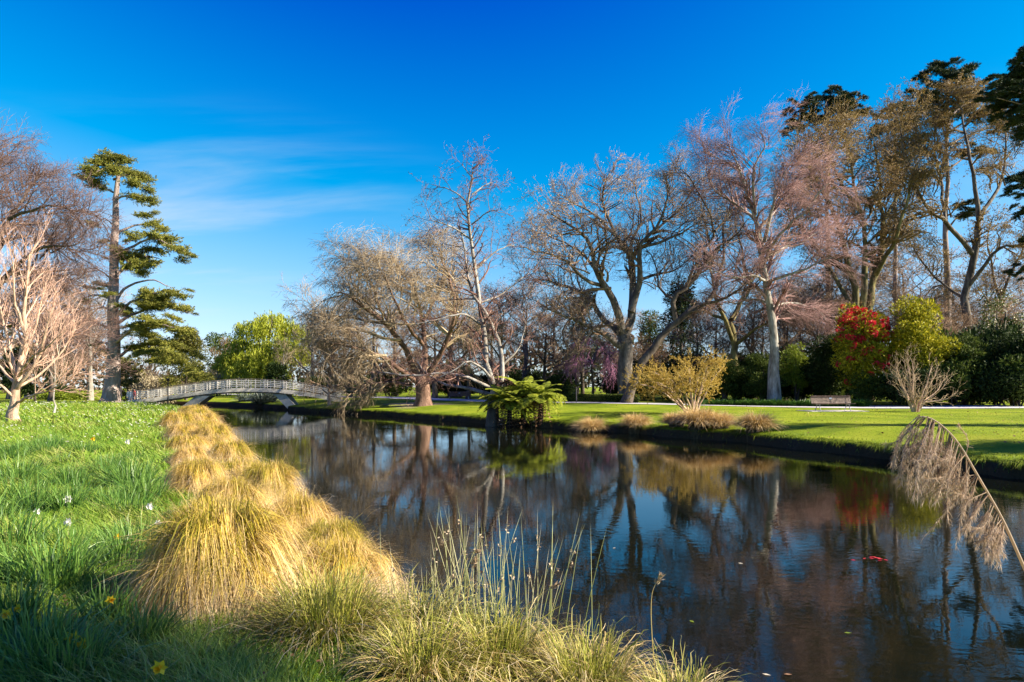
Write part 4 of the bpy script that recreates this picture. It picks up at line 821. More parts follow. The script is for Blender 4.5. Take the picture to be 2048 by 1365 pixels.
bush('evergreen_bush', 'dim green bush under the leaning pale trunk', 1320, 1420, 705, 74, LF_MID, 6000, .26, .11, sub=.6, nl=36)
bush('pampas_bush', 'tan dry bush behind the left end of the bridge', 262, 345, 738, 80, leafmat('leaves_straw', [(.24, .19, .10), (.40, .33, .20), (.50, .44, .30)], None, .2), 5000, .3, .08, sub=.6, nl=34)
bush('pampas_bush', 'dry tan bush between the cedar and the green willow', 405, 470, 742, 96, bpy.data.materials['leaves_straw'], 4000, .34, .10, sub=.7, nl=30)
bush('leafy_shrub', 'low yellow-green shrubs beyond the left path', 60, 205, 785, 72, LF_LIME, 3500, .22, .10, sub=.35, nl=40, depth=1.5)
# magnolia with pale flowers
mg, bl, b1 = bush('magnolia_tree', 'small tree dotted with cream flowers above the dark bushes', 1940, 2045, 572, 60, LF_MID, 2600, .2, .09, sub=.5, nl=34, cat='tree', bark=BK_GREY, lift=.12)
n = 900; i = rng.integers(0, len(bl), n); v = nrm(rng.normal(0, 1, (n, 3))); p = np.array([bl[k][0] for k in i])+v*np.array([bl[k][1] for k in i])*1.1
obj('flowers', mesh('flowers', [leaves(p, v, .16, .12)]), FL_WHITE, mg)
# box hedge
root = thing('box_hedge', 'low clipped box hedge along the path left of the oak', 'hedge', G(1185, 60)); cc = []
n = 9000; u = rng.uniform(-3.6, 3.6, n); top = rng.random(n) < .5
pos = np.stack([u, np.where(top, rng.uniform(-.5, .5, n), np.where(rng.random(n) < .7, -.5, .5)), np.where(top, .62, rng.uniform(0, .62, n))], -1)+rng.normal(0, .025, (n, 3))
pos[:, 1] -= pos[:, 0]*.62
obj('leaves', mesh('leaves', [leaves(pos, rng.normal(0, 1, (n, 3))+np.array([0, 0, .6]), .13, .07)]), LF_MID, root)
bxp = boxes([((0, 0, .29), (7.1, .9, .56), 0)])[0]; bv = bxp[0].copy(); bv[:, 1] -= bv[:, 0]*.62
obj('inner_twigs', mesh('inner_twigs', [(bv, bxp[1], None, .1, .5)]), LF_DARK, root)
# strap-leaved border plants: one grown, copied
LF_STRAP = leafmat('leaves_strap', [(.02, .06, .008), (.045, .12, .012), (.09, .19, .02)], None, .25, .4, .4)
def arc_blades(n, rb, L0, L1, e0, e1, drop, wd, K=5, pw=2.4, zmin=-.05, base_z=0, squash=1.0):
    az = rng.random(n)*2*pi; e = np.radians(rng.uniform(e0, e1, n)); Ln = rng.uniform(L0, L1, n); rr_ = rb*np.sqrt(rng.random(n))
    baz = az+rng.normal(0, .5, n); base = np.stack([np.cos(baz)*rr_, np.sin(baz)*rr_, np.full(n, base_z)], -1)
    t = np.linspace(0, 1, K)[None]; hx = (Ln*np.cos(e))[:, None]*t; hz = (Ln*np.sin(e))[:, None]*t-(drop*Ln*rng.uniform(.75, 1.25, n))[:, None]*t**pw
    P = base[:, None]+np.stack([np.cos(az)[:, None]*hx, np.sin(az)[:, None]*hx, hz], -1)
    P[:, 1:] += np.cumsum(rng.normal(0, .02, (n, K-1, 3))*Ln[:, None, None], 1)
    P[..., 2] = np.maximum(P[..., 2], zmin)
    return blades(P, wd*rng.uniform(.7, 1.3, n)), P
root0 = thing('strap_leaf_plant', 'glossy dark green strap-leaved plant edging the path near the birch', 'plant', G(1400, 52.5), 'strap-leaved plants along the path')
pt, _ = arc_blades(420, .35, .5, .95, 45, 85, .45, .022)
obj('leaves', mesh('leaves', [pt]), LF_STRAP, root0)
for k in range(1, 20):
    px = 1392+k*17.5; dpt = np.interp(px, [1390, 1740], [53.2, 49.2])
    dup(root0, G(px, dpt), rng.uniform(0, 6), rng.uniform(.8, 1.15))

# -- the far-off wood closing the view all round
n = 24000; px = rng.uniform(-500, 2550, n); d = rng.uniform(118, 150, n); x = (px-1024)*d/F
hmax = 7.4+2.2*np.sin(px*.011+1)+1.8*np.sin(px*.029+2)+1.0*np.sin(px*.07)
hmax = np.where((px > 330) & (px < 470), 3.2, hmax)
pos = np.stack([x, d, .6+hmax*rng.random(n)**.75], -1)
far = leafmat('far_wood_leaf', [(.018, .024, .010), (.045, .042, .020), (.10, .07, .045), (.17, .12, .085)], None, .1, .8, .1, .9, .12)
tag(obj('woodland', mesh('woodland', [leaves(pos, rng.normal(0, 1, (n, 3))+np.array([0, 0, .4]), rng.uniform(.8, 1.8, n), rng.uniform(.3, .7, n))]), far), 'far-off wood of brown and green trees along the horizon', kind='stuff')

# understory behind the path: a few bushes copied
u1, _, _ = bush('understory_bush', 'dark green bush in the undergrowth behind the path', 1380, 1460, 745, 62, LF_DARK, 3600, .22, .10, sub=.45, nl=30, group='undergrowth bushes behind the path')
u2, _, _ = bush('understory_bush', 'olive bush in the undergrowth behind the path', 1640, 1720, 745, 57, LF_MID, 3600, .22, .10, sub=.45, nl=30, group='undergrowth bushes behind the path')
for k, (px, d, sx, sz) in enumerate([(1300, 66, 1.2, 1.0), (1345, 64, 1, .8), (1500, 60, 1.2, 1.1), (1540, 63, 1, 1.4), (1590, 60, 1.2, 1.0), (1690, 58, 1, 1.2), (1740, 52, 1, .9), (1790, 52, 1.2, .9), (1850, 51, 1.2, 1.1), (1910, 49, 1.2, 1.2), (1950, 52, 1.2, 2.0), (2000, 47.5, 1.2, 1.1), (2040, 47, 1.2, 1.3), (2020, 54, 1.3, 2.4), (1960, 58, 1.4, 2.4), (1905, 56, 1.3, 2.2), (2085, 47, 1.2, 1.8), (1060, 72, 1.4, 1.0), (1120, 74, 1.4, 1.2), (985, 80, 1.5, 1.1), (920, 84, 1.6, 1.1), (780, 92, 1.8, 1.2), (720, 86, 1.6, 1.0), (1240, 70, 1.3, 1.1), (1445, 61, 1.1, 1.2), (1630, 59, 1.1, 1.6), (1575, 66, 1.2, 1.9), (1490, 68, 1.3, 1.7), (1420, 70, 1.3, 1.6)]):
    r = dup(u1 if k % 3 else u2, G(px, d), rng.uniform(0, 6), (sx, sx, sz)); r['label'] = (u1 if k % 3 else u2)['label']

# ---------------------------------------------------------------- tree ferns
FERN = leafmat('fern_frond', [(.15, .20, .022), (.32, .37, .04), (.46, .48, .07)], None, .5, .5)
FERN_DEAD = leafmat('fern_dead_frond', [(.10, .045, .02), (.20, .10, .05), (.30, .18, .09)], None, .15)
BK_FERN = barkmat('bark_fern', [(.012, .008, .006), (.035, .024, .018)], 8)
def frond(Ln, droop, n=30, wmax=.30):
    t = np.linspace(0, 1, 12); mid = np.stack([Ln*t*.94, 0*t, Ln*(.42*t-droop*t**2.2)], -1)
    parts = [tubes(mid[None], np.linspace(.014, .003, 12)[None], 3)]
    u = np.linspace(.10, .98, n); pos = np.stack([np.interp(u, t, mid[:, k]) for k in range(3)], -1)
    wd = wmax*Ln*np.sin(pi*np.clip(u*.92+.08, 0, 1))**.7
    for s in (-1, 1):
        dr = np.stack([np.full(n, .45), np.full(n, s*1.0), -.25-.15*u], -1)
        parts.append(leaves(pos, dr, wd, .10+0*u, fold=.1, nb=np.tile([0, 0, 1.0], (n, 1))))
    return mesh('frond', parts)
fr = [frond(1.75, .75), frond(1.6, .6), frond(1.85, 1.0), frond(1.45, .45)]
fd = [frond(1.3, 1.7, 14, .2), frond(1.1, 1.9, 14, .2)]
for k, (px, d, hh, lab) in enumerate([(1046, 38.2, 1.85, 'tallest tree fern on the far bank beside the alder'), (1080, 37.4, 1.35, 'tree fern with light green fronds at the right of the fern clump'), (1018, 37.8, 1.3, 'low tree fern at the left of the clump by the alder foot')]):
    b = G(px, d); b[2] = max(b[2], .12); root = thing('tree_fern', lab, 'tree fern', b-np.array([0, 0, .15]), 'tree ferns on the far bank')
    obj('trunk', mesh('trunk', [tubes(np.array([[[0, 0, -.1], [.04, 0, hh*.5], [.0, .03, hh+.15]]]), np.array([[.20, .13, .10]]), 8, apex=False)]), BK_FERN, root)
    for q in range(24):
        o = obj('frond', fr[q % 4], FERN, root); o.location = (0, 0, hh+.12); o.rotation_euler = (rng.normal(0, .1), rng.uniform(-.45, .35) if q > 4 else -.8, q*2.4+rng.normal(0, .2)); s = rng.uniform(.8, 1.1); o.scale = (s, s, s)
    for q in range(16):
        o = obj('dead_frond', fd[q % 2], FERN_DEAD, root); o.location = (0, 0, hh); o.rotation_euler = (0, rng.uniform(.1, .7), q*.7+rng.normal(0, .2))

# flax by the bridge
FLAX = leafmat('flax_leaf', [(.06, .08, .06), (.12, .15, .11), (.20, .23, .17)], None, .1, .4, .5)
root = thing('flax_plant', 'grey-green spiky flax clump on the bank under the bridge', 'plant', G(528, 72)+np.array([0, 0, -.1]))
a_, _ = arc_blades(420, .9, 1.4, 2.3, 25, 85, .35, .05); obj('leaves', mesh('leaves', [a_]), FLAX, root)
root = thing('flax_plant', 'second spiky flax behind the right bridge strut', 'plant', G(498, 76)+np.array([0, 0, -.1]))
a_, _ = arc_blades(300, .7, 1.2, 1.9, 25, 85, .35, .05); obj('leaves', mesh('leaves', [a_]), FLAX, root)

# ---------------------------------------------------------------- footbridge
CONC = barkmat('concrete_pale', [(.42, .39, .34), (.56, .53, .47), (.66, .63, .56)], 2, 1, .15, .8)
PAINT = barkmat('rail_paint', [(.60, .57, .50), (.72, .69, .62), (.80, .77, .70)], 3, 1, .1, .6)
TIMB = barkmat('bridge_timber', [(.16, .13, .11), (.26, .22, .18), (.34, .29, .25)], 4, 1, .3, .8)
bpx = np.array([262, 300, 340, 390, 430, 465, 500, 535, 570, 605, 645, 685]); bzz = np.array([.92, 1.06, 1.30, 1.64, 1.86, 1.98, 2.02, 1.98, 1.86, 1.68, 1.34, .92])
bd = 62+(bpx-262)/423*3.0
bx_ = (bpx-1024)*bd/F; bctr = spline(np.stack([bx_, bd, bzz], -1), 81)
bt = nrm(np.gradient(bctr, axis=0)*np.array([1, 1, 0])); bnv = np.stack([-bt[:, 1], bt[:, 0], 0*bt[:, 0]], -1)   # points away from the camera
loc = bctr[40]*np.array([1, 1, 0]); BR = thing('footbridge', 'low arched white-railed footbridge crossing the river', 'bridge', loc)
def strip(o0, z0, o1, z1, i0=0, i1=81):
    """a bar of rectangular section following the bridge: offsets across and heights over the deck line"""
    c = bctr[i0:i1]-loc; n = len(c); r = []
    for o, z in ((o0, z0), (o1, z0), (o1, z1), (o0, z1)): r.append(c+bnv[i0:i1]*o+np.array([0, 0, z]))
    V = np.stack(r, 1).reshape(-1, 3); i = np.arange(n-1)[:, None]; j = np.arange(4)[None]
    q = np.stack([i*4+j, i*4+(j+1) % 4, (i+1)*4+(j+1) % 4, (i+1)*4+j], -1).reshape(-1, 4)
    q = np.vstack([q, [[0, 3, 2, 1]], [[(n-1)*4, (n-1)*4+1, (n-1)*4+2, (n-1)*4+3]]])
    return (V, q, None, .5, .5)
obj('deck', flat(mesh('deck', [strip(-.9, -.06, .9, 0)])), TIMB, BR)
for o in (-.98, .90): obj('edge_beam', flat(mesh('edge_beam', [strip(o, -.30, o+.08, .05)])), CONC if o < 0 else TIMB, BR)
obj('arch_beam', flat(mesh('arch_beam', [strip(-.7, -.42, .7, -.065, 8, 62)])), TIMB, BR)
pm = flat(mesh('post', boxes([((0, 0, .42), (.07, .07, .84), 0)])))
for sgn in (-1.02, 1.02):
    for z in (.20, .36, .52, .68): obj('rail', flat(mesh('rail', [strip(sgn-.02, z, sgn+.02, z+.055)])), PAINT, BR)
    obj('handrail', flat(mesh('handrail', [strip(sgn-.06, .84, sgn+.06, .89)])), TIMB, BR)
    for k in range(1, 80, 4):
        for kk in (k, k+1):
            if k % 8 != 1 and kk != k: continue
            p = obj('post', pm, PAINT, BR); q = bctr[kk]-loc+bnv[kk]*(sgn-.07*np.sign(sgn)); p.location = tuple(q); p.rotation_euler = (0, 0, math.atan2(bt[kk, 1], bt[kk, 0]))
def strut(px0, y0, px1, y1, d, w0, w1, lab):
    a = W(px0, y0, d)-loc; c = W(px1, y1, d)-loc; V = []
    for p, wd in ((a, w0), (c, w1)):
        for dx, dy in ((-wd/2, -.7), (wd/2, -.7), (wd/2, .7), (-wd/2, .7)): V.append(p+np.array([dx, dy, 0]))
    q = np.array([[0, 1, 5, 4], [1, 2, 6, 5], [2, 3, 7, 6], [3, 0, 4, 7], [4, 5, 6, 7], [0, 3, 2, 1]])
    s = obj('strut', flat(mesh('strut', [(np.array(V), q, None, .5, .5)])), CONC, BR); s['label'] = lab
strut(352, 836, 412, 792, 62.9, .9, 1.3, 'pale concrete left strut'); strut(608, 838, 562, 786, 64.2, .8, 1.1, 'right concrete strut')

# slim post beside the bridge end
root = thing('slim_post', 'slim grey post with a brown top at the left part of the bridge', 'lamp post', G(336, 60.5))
obj('pole', mesh('pole', [tubes(np.array([[[0, 0, 0], [0, 0, 1.2], [0, 0, 2.15]]]), np.array([[.06, .045, .04]]), 8, apex=False)]), BK_GREY, root)
obj('post_top', mesh('post_top', [sphere((0, 0, 2.22), (.13, .13, .14)), tubes(np.array([[[0, 0, 2.3], [0, 0, 2.42]]]), np.array([[.2, .01]]), 8)]), BK_DARK, root)  # ball and cone stand in for the post's brown tufted top
# signs and posts near the hedge
root = thing('wooden_post', 'thin pale wooden post by the box hedge', 'post', G(1153, 58)); obj('pole', flat(mesh('pole', boxes([((0, 0, .65), (.07, .07, 1.3), .2)])+boxes([((0, 0, 1.32), (.09, .09, .04), .2)]))), BK_TAN, root)

# ---------------------------------------------------------------- park bench
def bench(label, px, d, rz, ln=2.55):
    b = G(px, d); root = thing('park_bench', label, 'bench', b, rz=rz)
    SL = barkmat('bench_slat', [(.07, .045, .038), (.12, .08, .065), (.18, .125, .10)], 6, 1, .3, .55); IR = barkmat('bench_iron', [(.30, .29, .28), (.45, .44, .42)], 5, 1, .1, .6)
    seat = [( -.30, .46), (-.20, .45), (-.10, .44), (0, .435), (.10, .44)]
    for y, z in seat: obj('seat_slat', flat(mesh('seat_slat', boxes([((0, y, z), (ln, .075, .032), 0)]))), SL, root)
    prof_ = [(.155, .50, 1.1), (.185, .585, 1.15), (.205, .67, 1.25), (.225, .755, 1.35), (.235, .83, 1.3), (.215, .885, .3)]
    for y, z, tl in prof_:
        me = flat(mesh('back_slat', boxes([((0, 0, 0), (ln, .072, .030), 0)]))); o = obj('back_slat', me, SL, root); o.location = (0, y, z); o.rotation_euler = (tl, 0, 0)
    for x in (-.95, .95):
        P = np.array([spline([(x, .22, .92), (x, .25, .80), (x, .20, .56), (x, .10, .42), (x, -.12, .41), (x, -.33, .44)], 12), spline([(x, -.24, .42), (x, -.22, .25), (x, -.34, .02), (x, -.36, .0)], 12), spline([(x, .10, .42), (x, .12, .25), (x, .28, .02), (x, .30, .0)], 12)])
        obj('leg_frame', mesh('leg_frame', [tubes(P, np.full((3, 12), .024), 6, apex=False)]), IR, root)
    pl = barkmat('plaque', [(.22, .25, .32), (.36, .40, .48)], 9, 1, .1, .4)
    o = obj('plaque', flat(mesh('plaque', boxes([((0, 0, 0), (.16, .09, .006), 0)]))), pl, root); o.location = (.0, .197, .755); o.rotation_euler = (1.3, 0, 0)
    return root
bench('empty slatted brown bench on a concrete pad beside the path', 1665, 41.0, 0.12)
b = G(1668, 41.0); tag(obj('concrete_pad', flat(mesh('concrete_pad', [(v+np.array([b[0], b[1], b[2]-.02]), q, t, a1, a2) for v, q, t, a1, a2 in boxes([((-.1, 0, 0), (3.6, 1.7, .09), .12)])])), CONC), 'pale concrete pad under the bench', kind='structure')
root = bench('distant low bench on the lawn right of the bare willow', 918, 68, -.1, 2.0)

# ---------------------------------------------------------------- people by the bridge (far off)
def person(label, px, d, rz, hgt, cols, arm):
    b = G(px, d); k = hgt/1.7
    vv = [(0, 0, .92), (0, 0, 1.15), (0, .01, 1.38), (0, .01, 1.48), (0, -.02, 1.60), (-.09, 0, .86), (-.10, .02, .48), (-.10, -.01, .08), (-.10, -.13, .03), (.09, 0, .86), (.11, -.10, .50), (.11, .06, .10), (.11, -.06, .03),
          (-.19, .0, 1.40), (-.25, .02, 1.13), (-.23, -.08, .90), (-.22, -.12, .82), (.19, 0, 1.40), (.26, .0, 1.14), (.22, -.16 if arm else -.06, 1.02 if arm else .90), (.19, -.24 if arm else -.10, 1.04 if arm else .81)]
    ee = [(0, 1), (1, 2), (2, 3), (3, 4), (0, 5), (5, 6), (6, 7), (7, 8), (0, 9), (9, 10), (10, 11), (11, 12), (2, 13), (13, 14), (14, 15), (15, 16), (2, 17), (17, 18), (18, 19), (19, 20)]
    rd = [.15, .14, .15, .06, .11, .10, .07, .05, .04, .10, .07, .05, .04, .075, .055, .042, .04, .075, .055, .042, .04]
    me = bpy.data.meshes.new('body'); me.from_pydata([tuple(np.array(p)*k) for p in vv], ee, [])
    o = bpy.data.objects.new('person', me); C.objects.link(o)
    sk = o.modifiers.new('skin', 'SKIN'); sb = o.modifiers.new('sub', 'SUBSURF'); sb.levels = 1; sb.render_levels = 1
    if not me.skin_vertices: me.attributes
    for i, sv in enumerate(me.skin_vertices[0].data): sv.radius = (rd[i]*k, rd[i]*k*.85); sv.use_root = (i == 0)
    dg = bpy.context.evaluated_depsgraph_get(); m2 = bpy.data.meshes.new_from_object(o.evaluated_get(dg)); o.modifiers.clear(); o.data = m2
    m2.materials.clear()
    for nm, c in cols: m2.materials.append(barkmat(nm, [tuple(np.array(c)*.8), c], 9, 1, .1, .8))
    for p in m2.polygons:
        z = p.center.z/k; x = abs(p.center.x/k); p.use_smooth = True
        p.material_index = 3 if z > 1.66 or (z > 1.52 and p.center.y > .03) else 2 if z > 1.46 or (x > .15 and z < .90) else 1 if z > .90 else 0
    o.location = tuple(b); o.rotation_euler = (0, 0, rz)
    tag(o, label, 'person', 'people by the bridge')
SKIN = (.45, .28, .20)
person('person in dark trousers and red jacket standing at the left end of the bridge', 268, 70, 2.6, 1.62, [('trousers_navy', (.02, .025, .04)), ('jacket_red', (.45, .06, .04)), ('skin', SKIN), ('hair_brown', (.05, .03, .02))], True)
person('person in dark blue coat beside the left end of the bridge', 259, 71, 0.6, 1.68, [('trousers_black', (.015, .016, .02)), ('coat_blue', (.10, .14, .20)), ('skin_b', SKIN), ('hair_grey', (.20, .18, .17))], False)
person('person in black half hidden behind the cedar trunk', 240, 66, 1.4, 1.60, [('trousers_dark', (.02, .02, .03)), ('jacket_black', (.03, .025, .03)), ('skin_c', SKIN), ('hair_dark', (.03, .02, .015))], True)

# ---------------------------------------------------------------- near bank: tussocks
TUSS = leafmat('tussock_blade', [(.12, .17, .010), (.30, .30, .025), (.50, .40, .06)], [(.50, .30, .14), (.76, .55, .36), (.90, .79, .67)], .32, .6, .2, .25, 1.6, mid=[(.30, .31, .02), (.60, .42, .06), (.72, .50, .20)], objvar=.4)
TUSS_F = leafmat('tussock_blade_far', [(.28, .19, .03), (.46, .30, .06), (.56, .40, .10)], [(.54, .34, .12), (.70, .50, .24), (.78, .62, .38)], .28, .6, .2, .3, .9)
SEDGE = leafmat('sedge_blade', [(.07, .12, .010), (.17, .21, .015), (.34, .32, .03)], [(.22, .24, .02), (.42, .38, .07), (.60, .50, .20)], .25, .5, .3, .3, 2.5)
SEDGE_DRY = leafmat('sedge_dry_blade', [(.34, .24, .06), (.50, .38, .12), (.60, .48, .24)], [(.46, .30, .10), (.60, .46, .22), (.70, .60, .40)], .25, .5, .3, .3, 2.5)
TUSS_BASE = barkmat('tussock_base', [(.03, .022, .010), (.08, .06, .03), (.14, .10, .05)], 12, .4, 1.0)
def skirt(n, wd, K, hang, locks=95):
    """locks of blades that rise, arch outward and hang"""
    lk_ = rng.integers(0, locks, n)
    def L_(lo, hi, sp): return rng.uniform(lo, hi, locks)[lk_]+rng.normal(0, sp, n)
    az = L_(0, 2*pi, .13); R = np.clip(L_(.22, .98, .07), .12, 1.15)*(.9+.14*np.sin(az*3+1)+.10*np.sin(az*7)); pk = np.clip(L_(.16, .74, .06), .08, .9)*(1.2-.4*R); end = -L_(.0, .42, .08)*hang; bend = np.clip(L_(1.0, 2.0, .1), .8, 3)
    t = np.linspace(0, 1, K)[None]; hx = R[:, None]*(t*.55+.45*np.sin(np.clip(t*1.1, 0, 1)*pi/2))
    up_ = pk[:, None]*np.sin(np.clip(t/.45, 0, 1)*pi/2); fall = np.clip((t-.32)/.68, 0, 1)**bend[:, None]; hz = .34+up_+(end[:, None]-.34-pk[:, None])*fall
    r0 = .2*np.sqrt(rng.random(n)); a0 = az+rng.normal(0, .4, n); sw = rng.normal(0, .12, locks)[lk_]
    ca, sa = np.cos(az[:, None]+sw[:, None]*t**2*3), np.sin(az[:, None]+sw[:, None]*t**2*3)
    P = np.stack([np.cos(a0)*r0, np.sin(a0)*r0, 0*r0], -1)[:, None]+np.stack([ca*hx, sa*hx, hz], -1)
    P[:, 1:] += np.cumsum(rng.normal(0, .022, (n, K-1, 3)), 1)
    return blades(P, wd*rng.uniform(.6, 1.4, n), None, np.clip(L_(.25, 1.12, .14), 0, 1))
def tussock_mesh(n, wd, K=7, hang=1.0):
    """mound about 1 m high: a green crown of upright blades over a hanging straw skirt"""
    n1 = int(n*.30); a, _ = arc_blades(n1, .20, .45, 1.3, 28, 88, .40, wd, K, 2.6, -.45, .34)
    n2 = int(n*.58); b_ = skirt(n2, wd, K, hang); e_, _ = arc_blades(n-n1-n2, .26, .6, 1.35, 15, 78, .8*hang, wd, K, 2.5, -.55, .34); e_[3][:] = .2+.8*e_[3]
    a[3][:] = .08+a[3]*.42
    c, _ = arc_blades(max(12, n//110), .2, 1.2, 1.8, 50, 88, .5, wd*.8, K, 3, -.4, .3)
    return mesh('blades', [a, b_, c, e_])
tm = [tussock_mesh(6800, .0033, 7), tussock_mesh(6800, .0033, 7, hang=1.15), tussock_mesh(4300, .0055, 6)]
def tussock_base():
    P = np.array([[[0, 0, -.6], [0, 0, -.1], [0, 0, .25], [0, 0, .42]]]); return mesh('base', [tubes(P, np.array([[.30, .34, .30, .05]]), 10)])
tb = tussock_base()
TUS = []
def tussock(x, y, s, k, label, sz=1.0, mat=TUSS, group='golden tussocks along the near bank', dz=0.0, name='tussock'):
    z = gz(x, y)+dz; root = thing(name, label, 'tussock', (x, y, z), group, rng.uniform(0, 6.28), (s, s, s*sz)); TUS.append((x, y, s))
    o = obj('blades', tm[k], None, root); b_ = obj('base', tb, TUSS_BASE, root)
    if not tm[k].materials: tm[k].materials.append(mat)
    return root
tussock(-2.27, 5.3, .80, 0, 'largest golden tussock in front, nearest on the left', 1.0)
ORD = ['first', 'second', 'third', 'fourth', 'fifth', 'sixth', 'seventh', 'eighth', 'ninth', 'tenth', 'eleventh', 'twelfth', 'thirteenth', 'fourteenth', 'fifteenth']
for k, (x, y) in enumerate([(-1.5, 5.95), (-1.95, 7.35), (-2.75, 8.75), (-3.65, 10.2), (-4.5, 11.9), (-5.5, 13.7), (-6.6, 15.9), (-7.9, 18.3), (-9.2, 21), (-10.7, 23.8), (-12.1, 26.6), (-14, 30.5), (-16.5, 35.5), (-19, 40)]):
    tussock(x, y, np.interp(y, [5, 9, 16, 28], [.62, .66, .76, .88])*rng.uniform(.8, 1.14), (k+1) % 2 if y < 12 else 2, 'golden tussock overhanging the water, %s along the water line from the camera' % ORD[k], rng.uniform(.9, 1.2)*np.interp(y, [8, 20], [1, .72]))
for k, (x, y) in enumerate([(-2.95, 6.75), (-3.5, 8.5), (-4.75, 10.3), (-5.6, 12.2), (-6.9, 14.6), (-8.4, 17.6), (-10.2, 21.2), (-12.4, 25.3), (-15.2, 31)]):
    tussock(x, y, np.interp(y, [5, 9, 16, 28], [.54, .60, .70, .82])*rng.uniform(.78, 1.14), k % 2 if y < 12 else 2, 'golden tussock on the meadow side, %s in the back row from the camera' % ORD[k], rng.uniform(.85, 1.15)*np.interp(y, [8, 20], [1, .70]))
# far-bank tussocks
_a, _ = arc_blades(2300, .28, .6, 1.25, 28, 86, .48, .007, 5, 2.4, -.3, .05); tmf = mesh('blades', [_a]); tm.append(tmf); tmf.materials.append(TUSS_F)
for px, d, s, lab in [(1185, 34.5, 1.2, 'first tussock from the ferns on the far bank'), (1272, 33.0, 1.1, 'second tussock from the ferns on the far bank'), (1352, 30.8, 1.0, 'brown tussock left of the big one below the yellow shrub'), (1398, 29.8, 1.4, 'big windswept tussock below the yellow shrub'), (1440, 29.4, 1.1, 'orange tussock close right of the big windswept one'), (1512, 27.6, 1.2, 'rightmost tussock on the far bank with a dark foot')]:
    b = G(px, d); tussock(b[0], b[1], s, 3, lab, .95, TUSS_F, 'brown tussocks on the far bank')
# sedges and rushes at the camera's feet
def clump(name, label, x, y, parts, mats, cat, group=None):
    root = thing(name, label, cat, (x, y, gz(x, y)), group)
    for nm, pt, mt in parts:
        o = obj(nm, mesh(nm, pt), mt, root)
        if nm == 'seed_heads': o['kind'] = 'stuff'
    return root
def sedge(label, x, y, n=1500, s=1.0, dry=.4, up=(30, 88)):
    a, _ = arc_blades(int(n*(1-dry)), .20*s, .5*s, 1.0*s, up[0], up[1], .42, .0036, 7, 2.5, -.3)
    b_, _ = arc_blades(int(n*dry), .24*s, .5*s, 1.15*s, 15, 75, .62, .0030, 7, 2.5, -.35)
    clump('sedge', label, x, y, [('green_blades', [a], SEDGE), ('dry_blades', [b_], SEDGE_DRY)], None, 'sedge', 'sedges at the bottom edge')
sedge('green sedge clump at the bottom right of the largest tussock', -1.28, 4.7, 1700, .95, .28)
sedge('low arching green sedge between the first sedge and the rushes', -.72, 4.85, 1300, .85, .25, (15, 70))
sedge('dry yellow sedge at the bottom middle among the rushes', -.12, 4.35, 1800, .8, .4)
sedge('tan sedge arching toward the water at the bottom edge', .45, 4.15, 1500, .75, .5)
sedge('small sedge at the right end of the foreground plants', .95, 3.8, 700, .65, .5)
sedge('brown sedge at the very bottom left of the rushes', -.55, 4.1, 1300, .7, .45)
RUSH = leafmat('rush_stem', [(.12, .17, .03), (.24, .28, .06), (.40, .38, .16)], [(.30, .30, .10), (.45, .42, .22), (.55, .48, .32)], 0, .5)
SEED = leafmat('rush_seed_head', [(.30, .20, .11), (.45, .33, .20), (.58, .47, .33)], None, .1)
for q, (x, y, n, lab) in enumerate([(-.45, 4.9, 46, 'clump of tall upright rushes rising against the water, left group'), (.02, 4.6, 50, 'clump of tall upright rushes with seed heads, right group')]):
    az = rng.random(n)*2*pi; ln = rng.uniform(.5, 1.12, n); tl = np.abs(rng.normal(0, .22, n)); t = np.linspace(0, 1, 5)[None]
    base = np.stack([rng.normal(0, .22, n), rng.normal(0, .12, n), np.zeros(n)], -1)
    P = base[:, None]+np.stack([np.cos(az)[:, None]*(ln*np.sin(tl))[:, None]*t**1.3, np.sin(az)[:, None]*(ln*np.sin(tl))[:, None]*t**1.3, (ln*np.cos(tl))[:, None]*t], -1)
    R = np.full((n, 1), .0030)*np.linspace(1, .35, 5)[None]
    k = rng.choice(n, n//3, replace=False); m = len(k)*9; i = np.repeat(k, 9); u = rng.uniform(.62, .9, len(k)).repeat(9)[:, None]+rng.normal(0, .012, (m, 1))
    sp0 = P[i, 0]*(1-u)+P[i, -1]*u
    clump('rush_clump', lab, x, y, [('stems', [tubes(P, R, 4)], RUSH), ('seed_heads', [leaves(sp0+rng.normal(0, .006, (m, 3)), rng.normal(0, 1, (m, 3)), .022, .010)], SEED)], None, 'rushes', 'rushes at the bottom edge')
# one tall grass stalk standing out over the water, and feathery seed heads
def stalk(label, pts, heads, x, y):
    z = gz(x, y); root = thing('grass_stalk', label, 'grass stalk', (x, y, z), 'single grass stalks over the water')
    p = spline(pts, 14)-np.array([x, y, z]); obj('stem', mesh('stem', [tubes(p[None], np.linspace(.0035, .0012, 14)[None], 5)]), SEDGE_DRY, root)
    n = heads; u = rng.uniform(.84, 1.0, n); pos = np.stack([np.interp(u, np.linspace(0, 1, 14), p[:, k]) for k in range(3)], -1); tan = p[-1]-p[-3]
    obj('seed_head', mesh('seed_head', [leaves(pos+rng.normal(0, .004, (n, 3)), tan/np.linalg.norm(tan)+rng.normal(0, .35, (n, 3)), .03, .008)]), SEED, root)
def s3(px, py, d): return W(px, py, d)
stalk('lone tall grass stalk with a pale bent seed head over the water', [s3(1312, 1365, 4.0), s3(1305, 1290, 4.0), s3(1302, 1220, 4.0), s3(1306, 1180, 4.0), s3(1322, 1152, 4.0)], 60, 1.0, 3.9)
stalk('grass stalk with a nodding pale seed head among the left rushes', [s3(905, 1330, 4.7), s3(912, 1240, 4.7), s3(925, 1150, 4.7), s3(940, 1108, 4.7), s3(955, 1103, 4.7)], 110, -.42, 4.7)
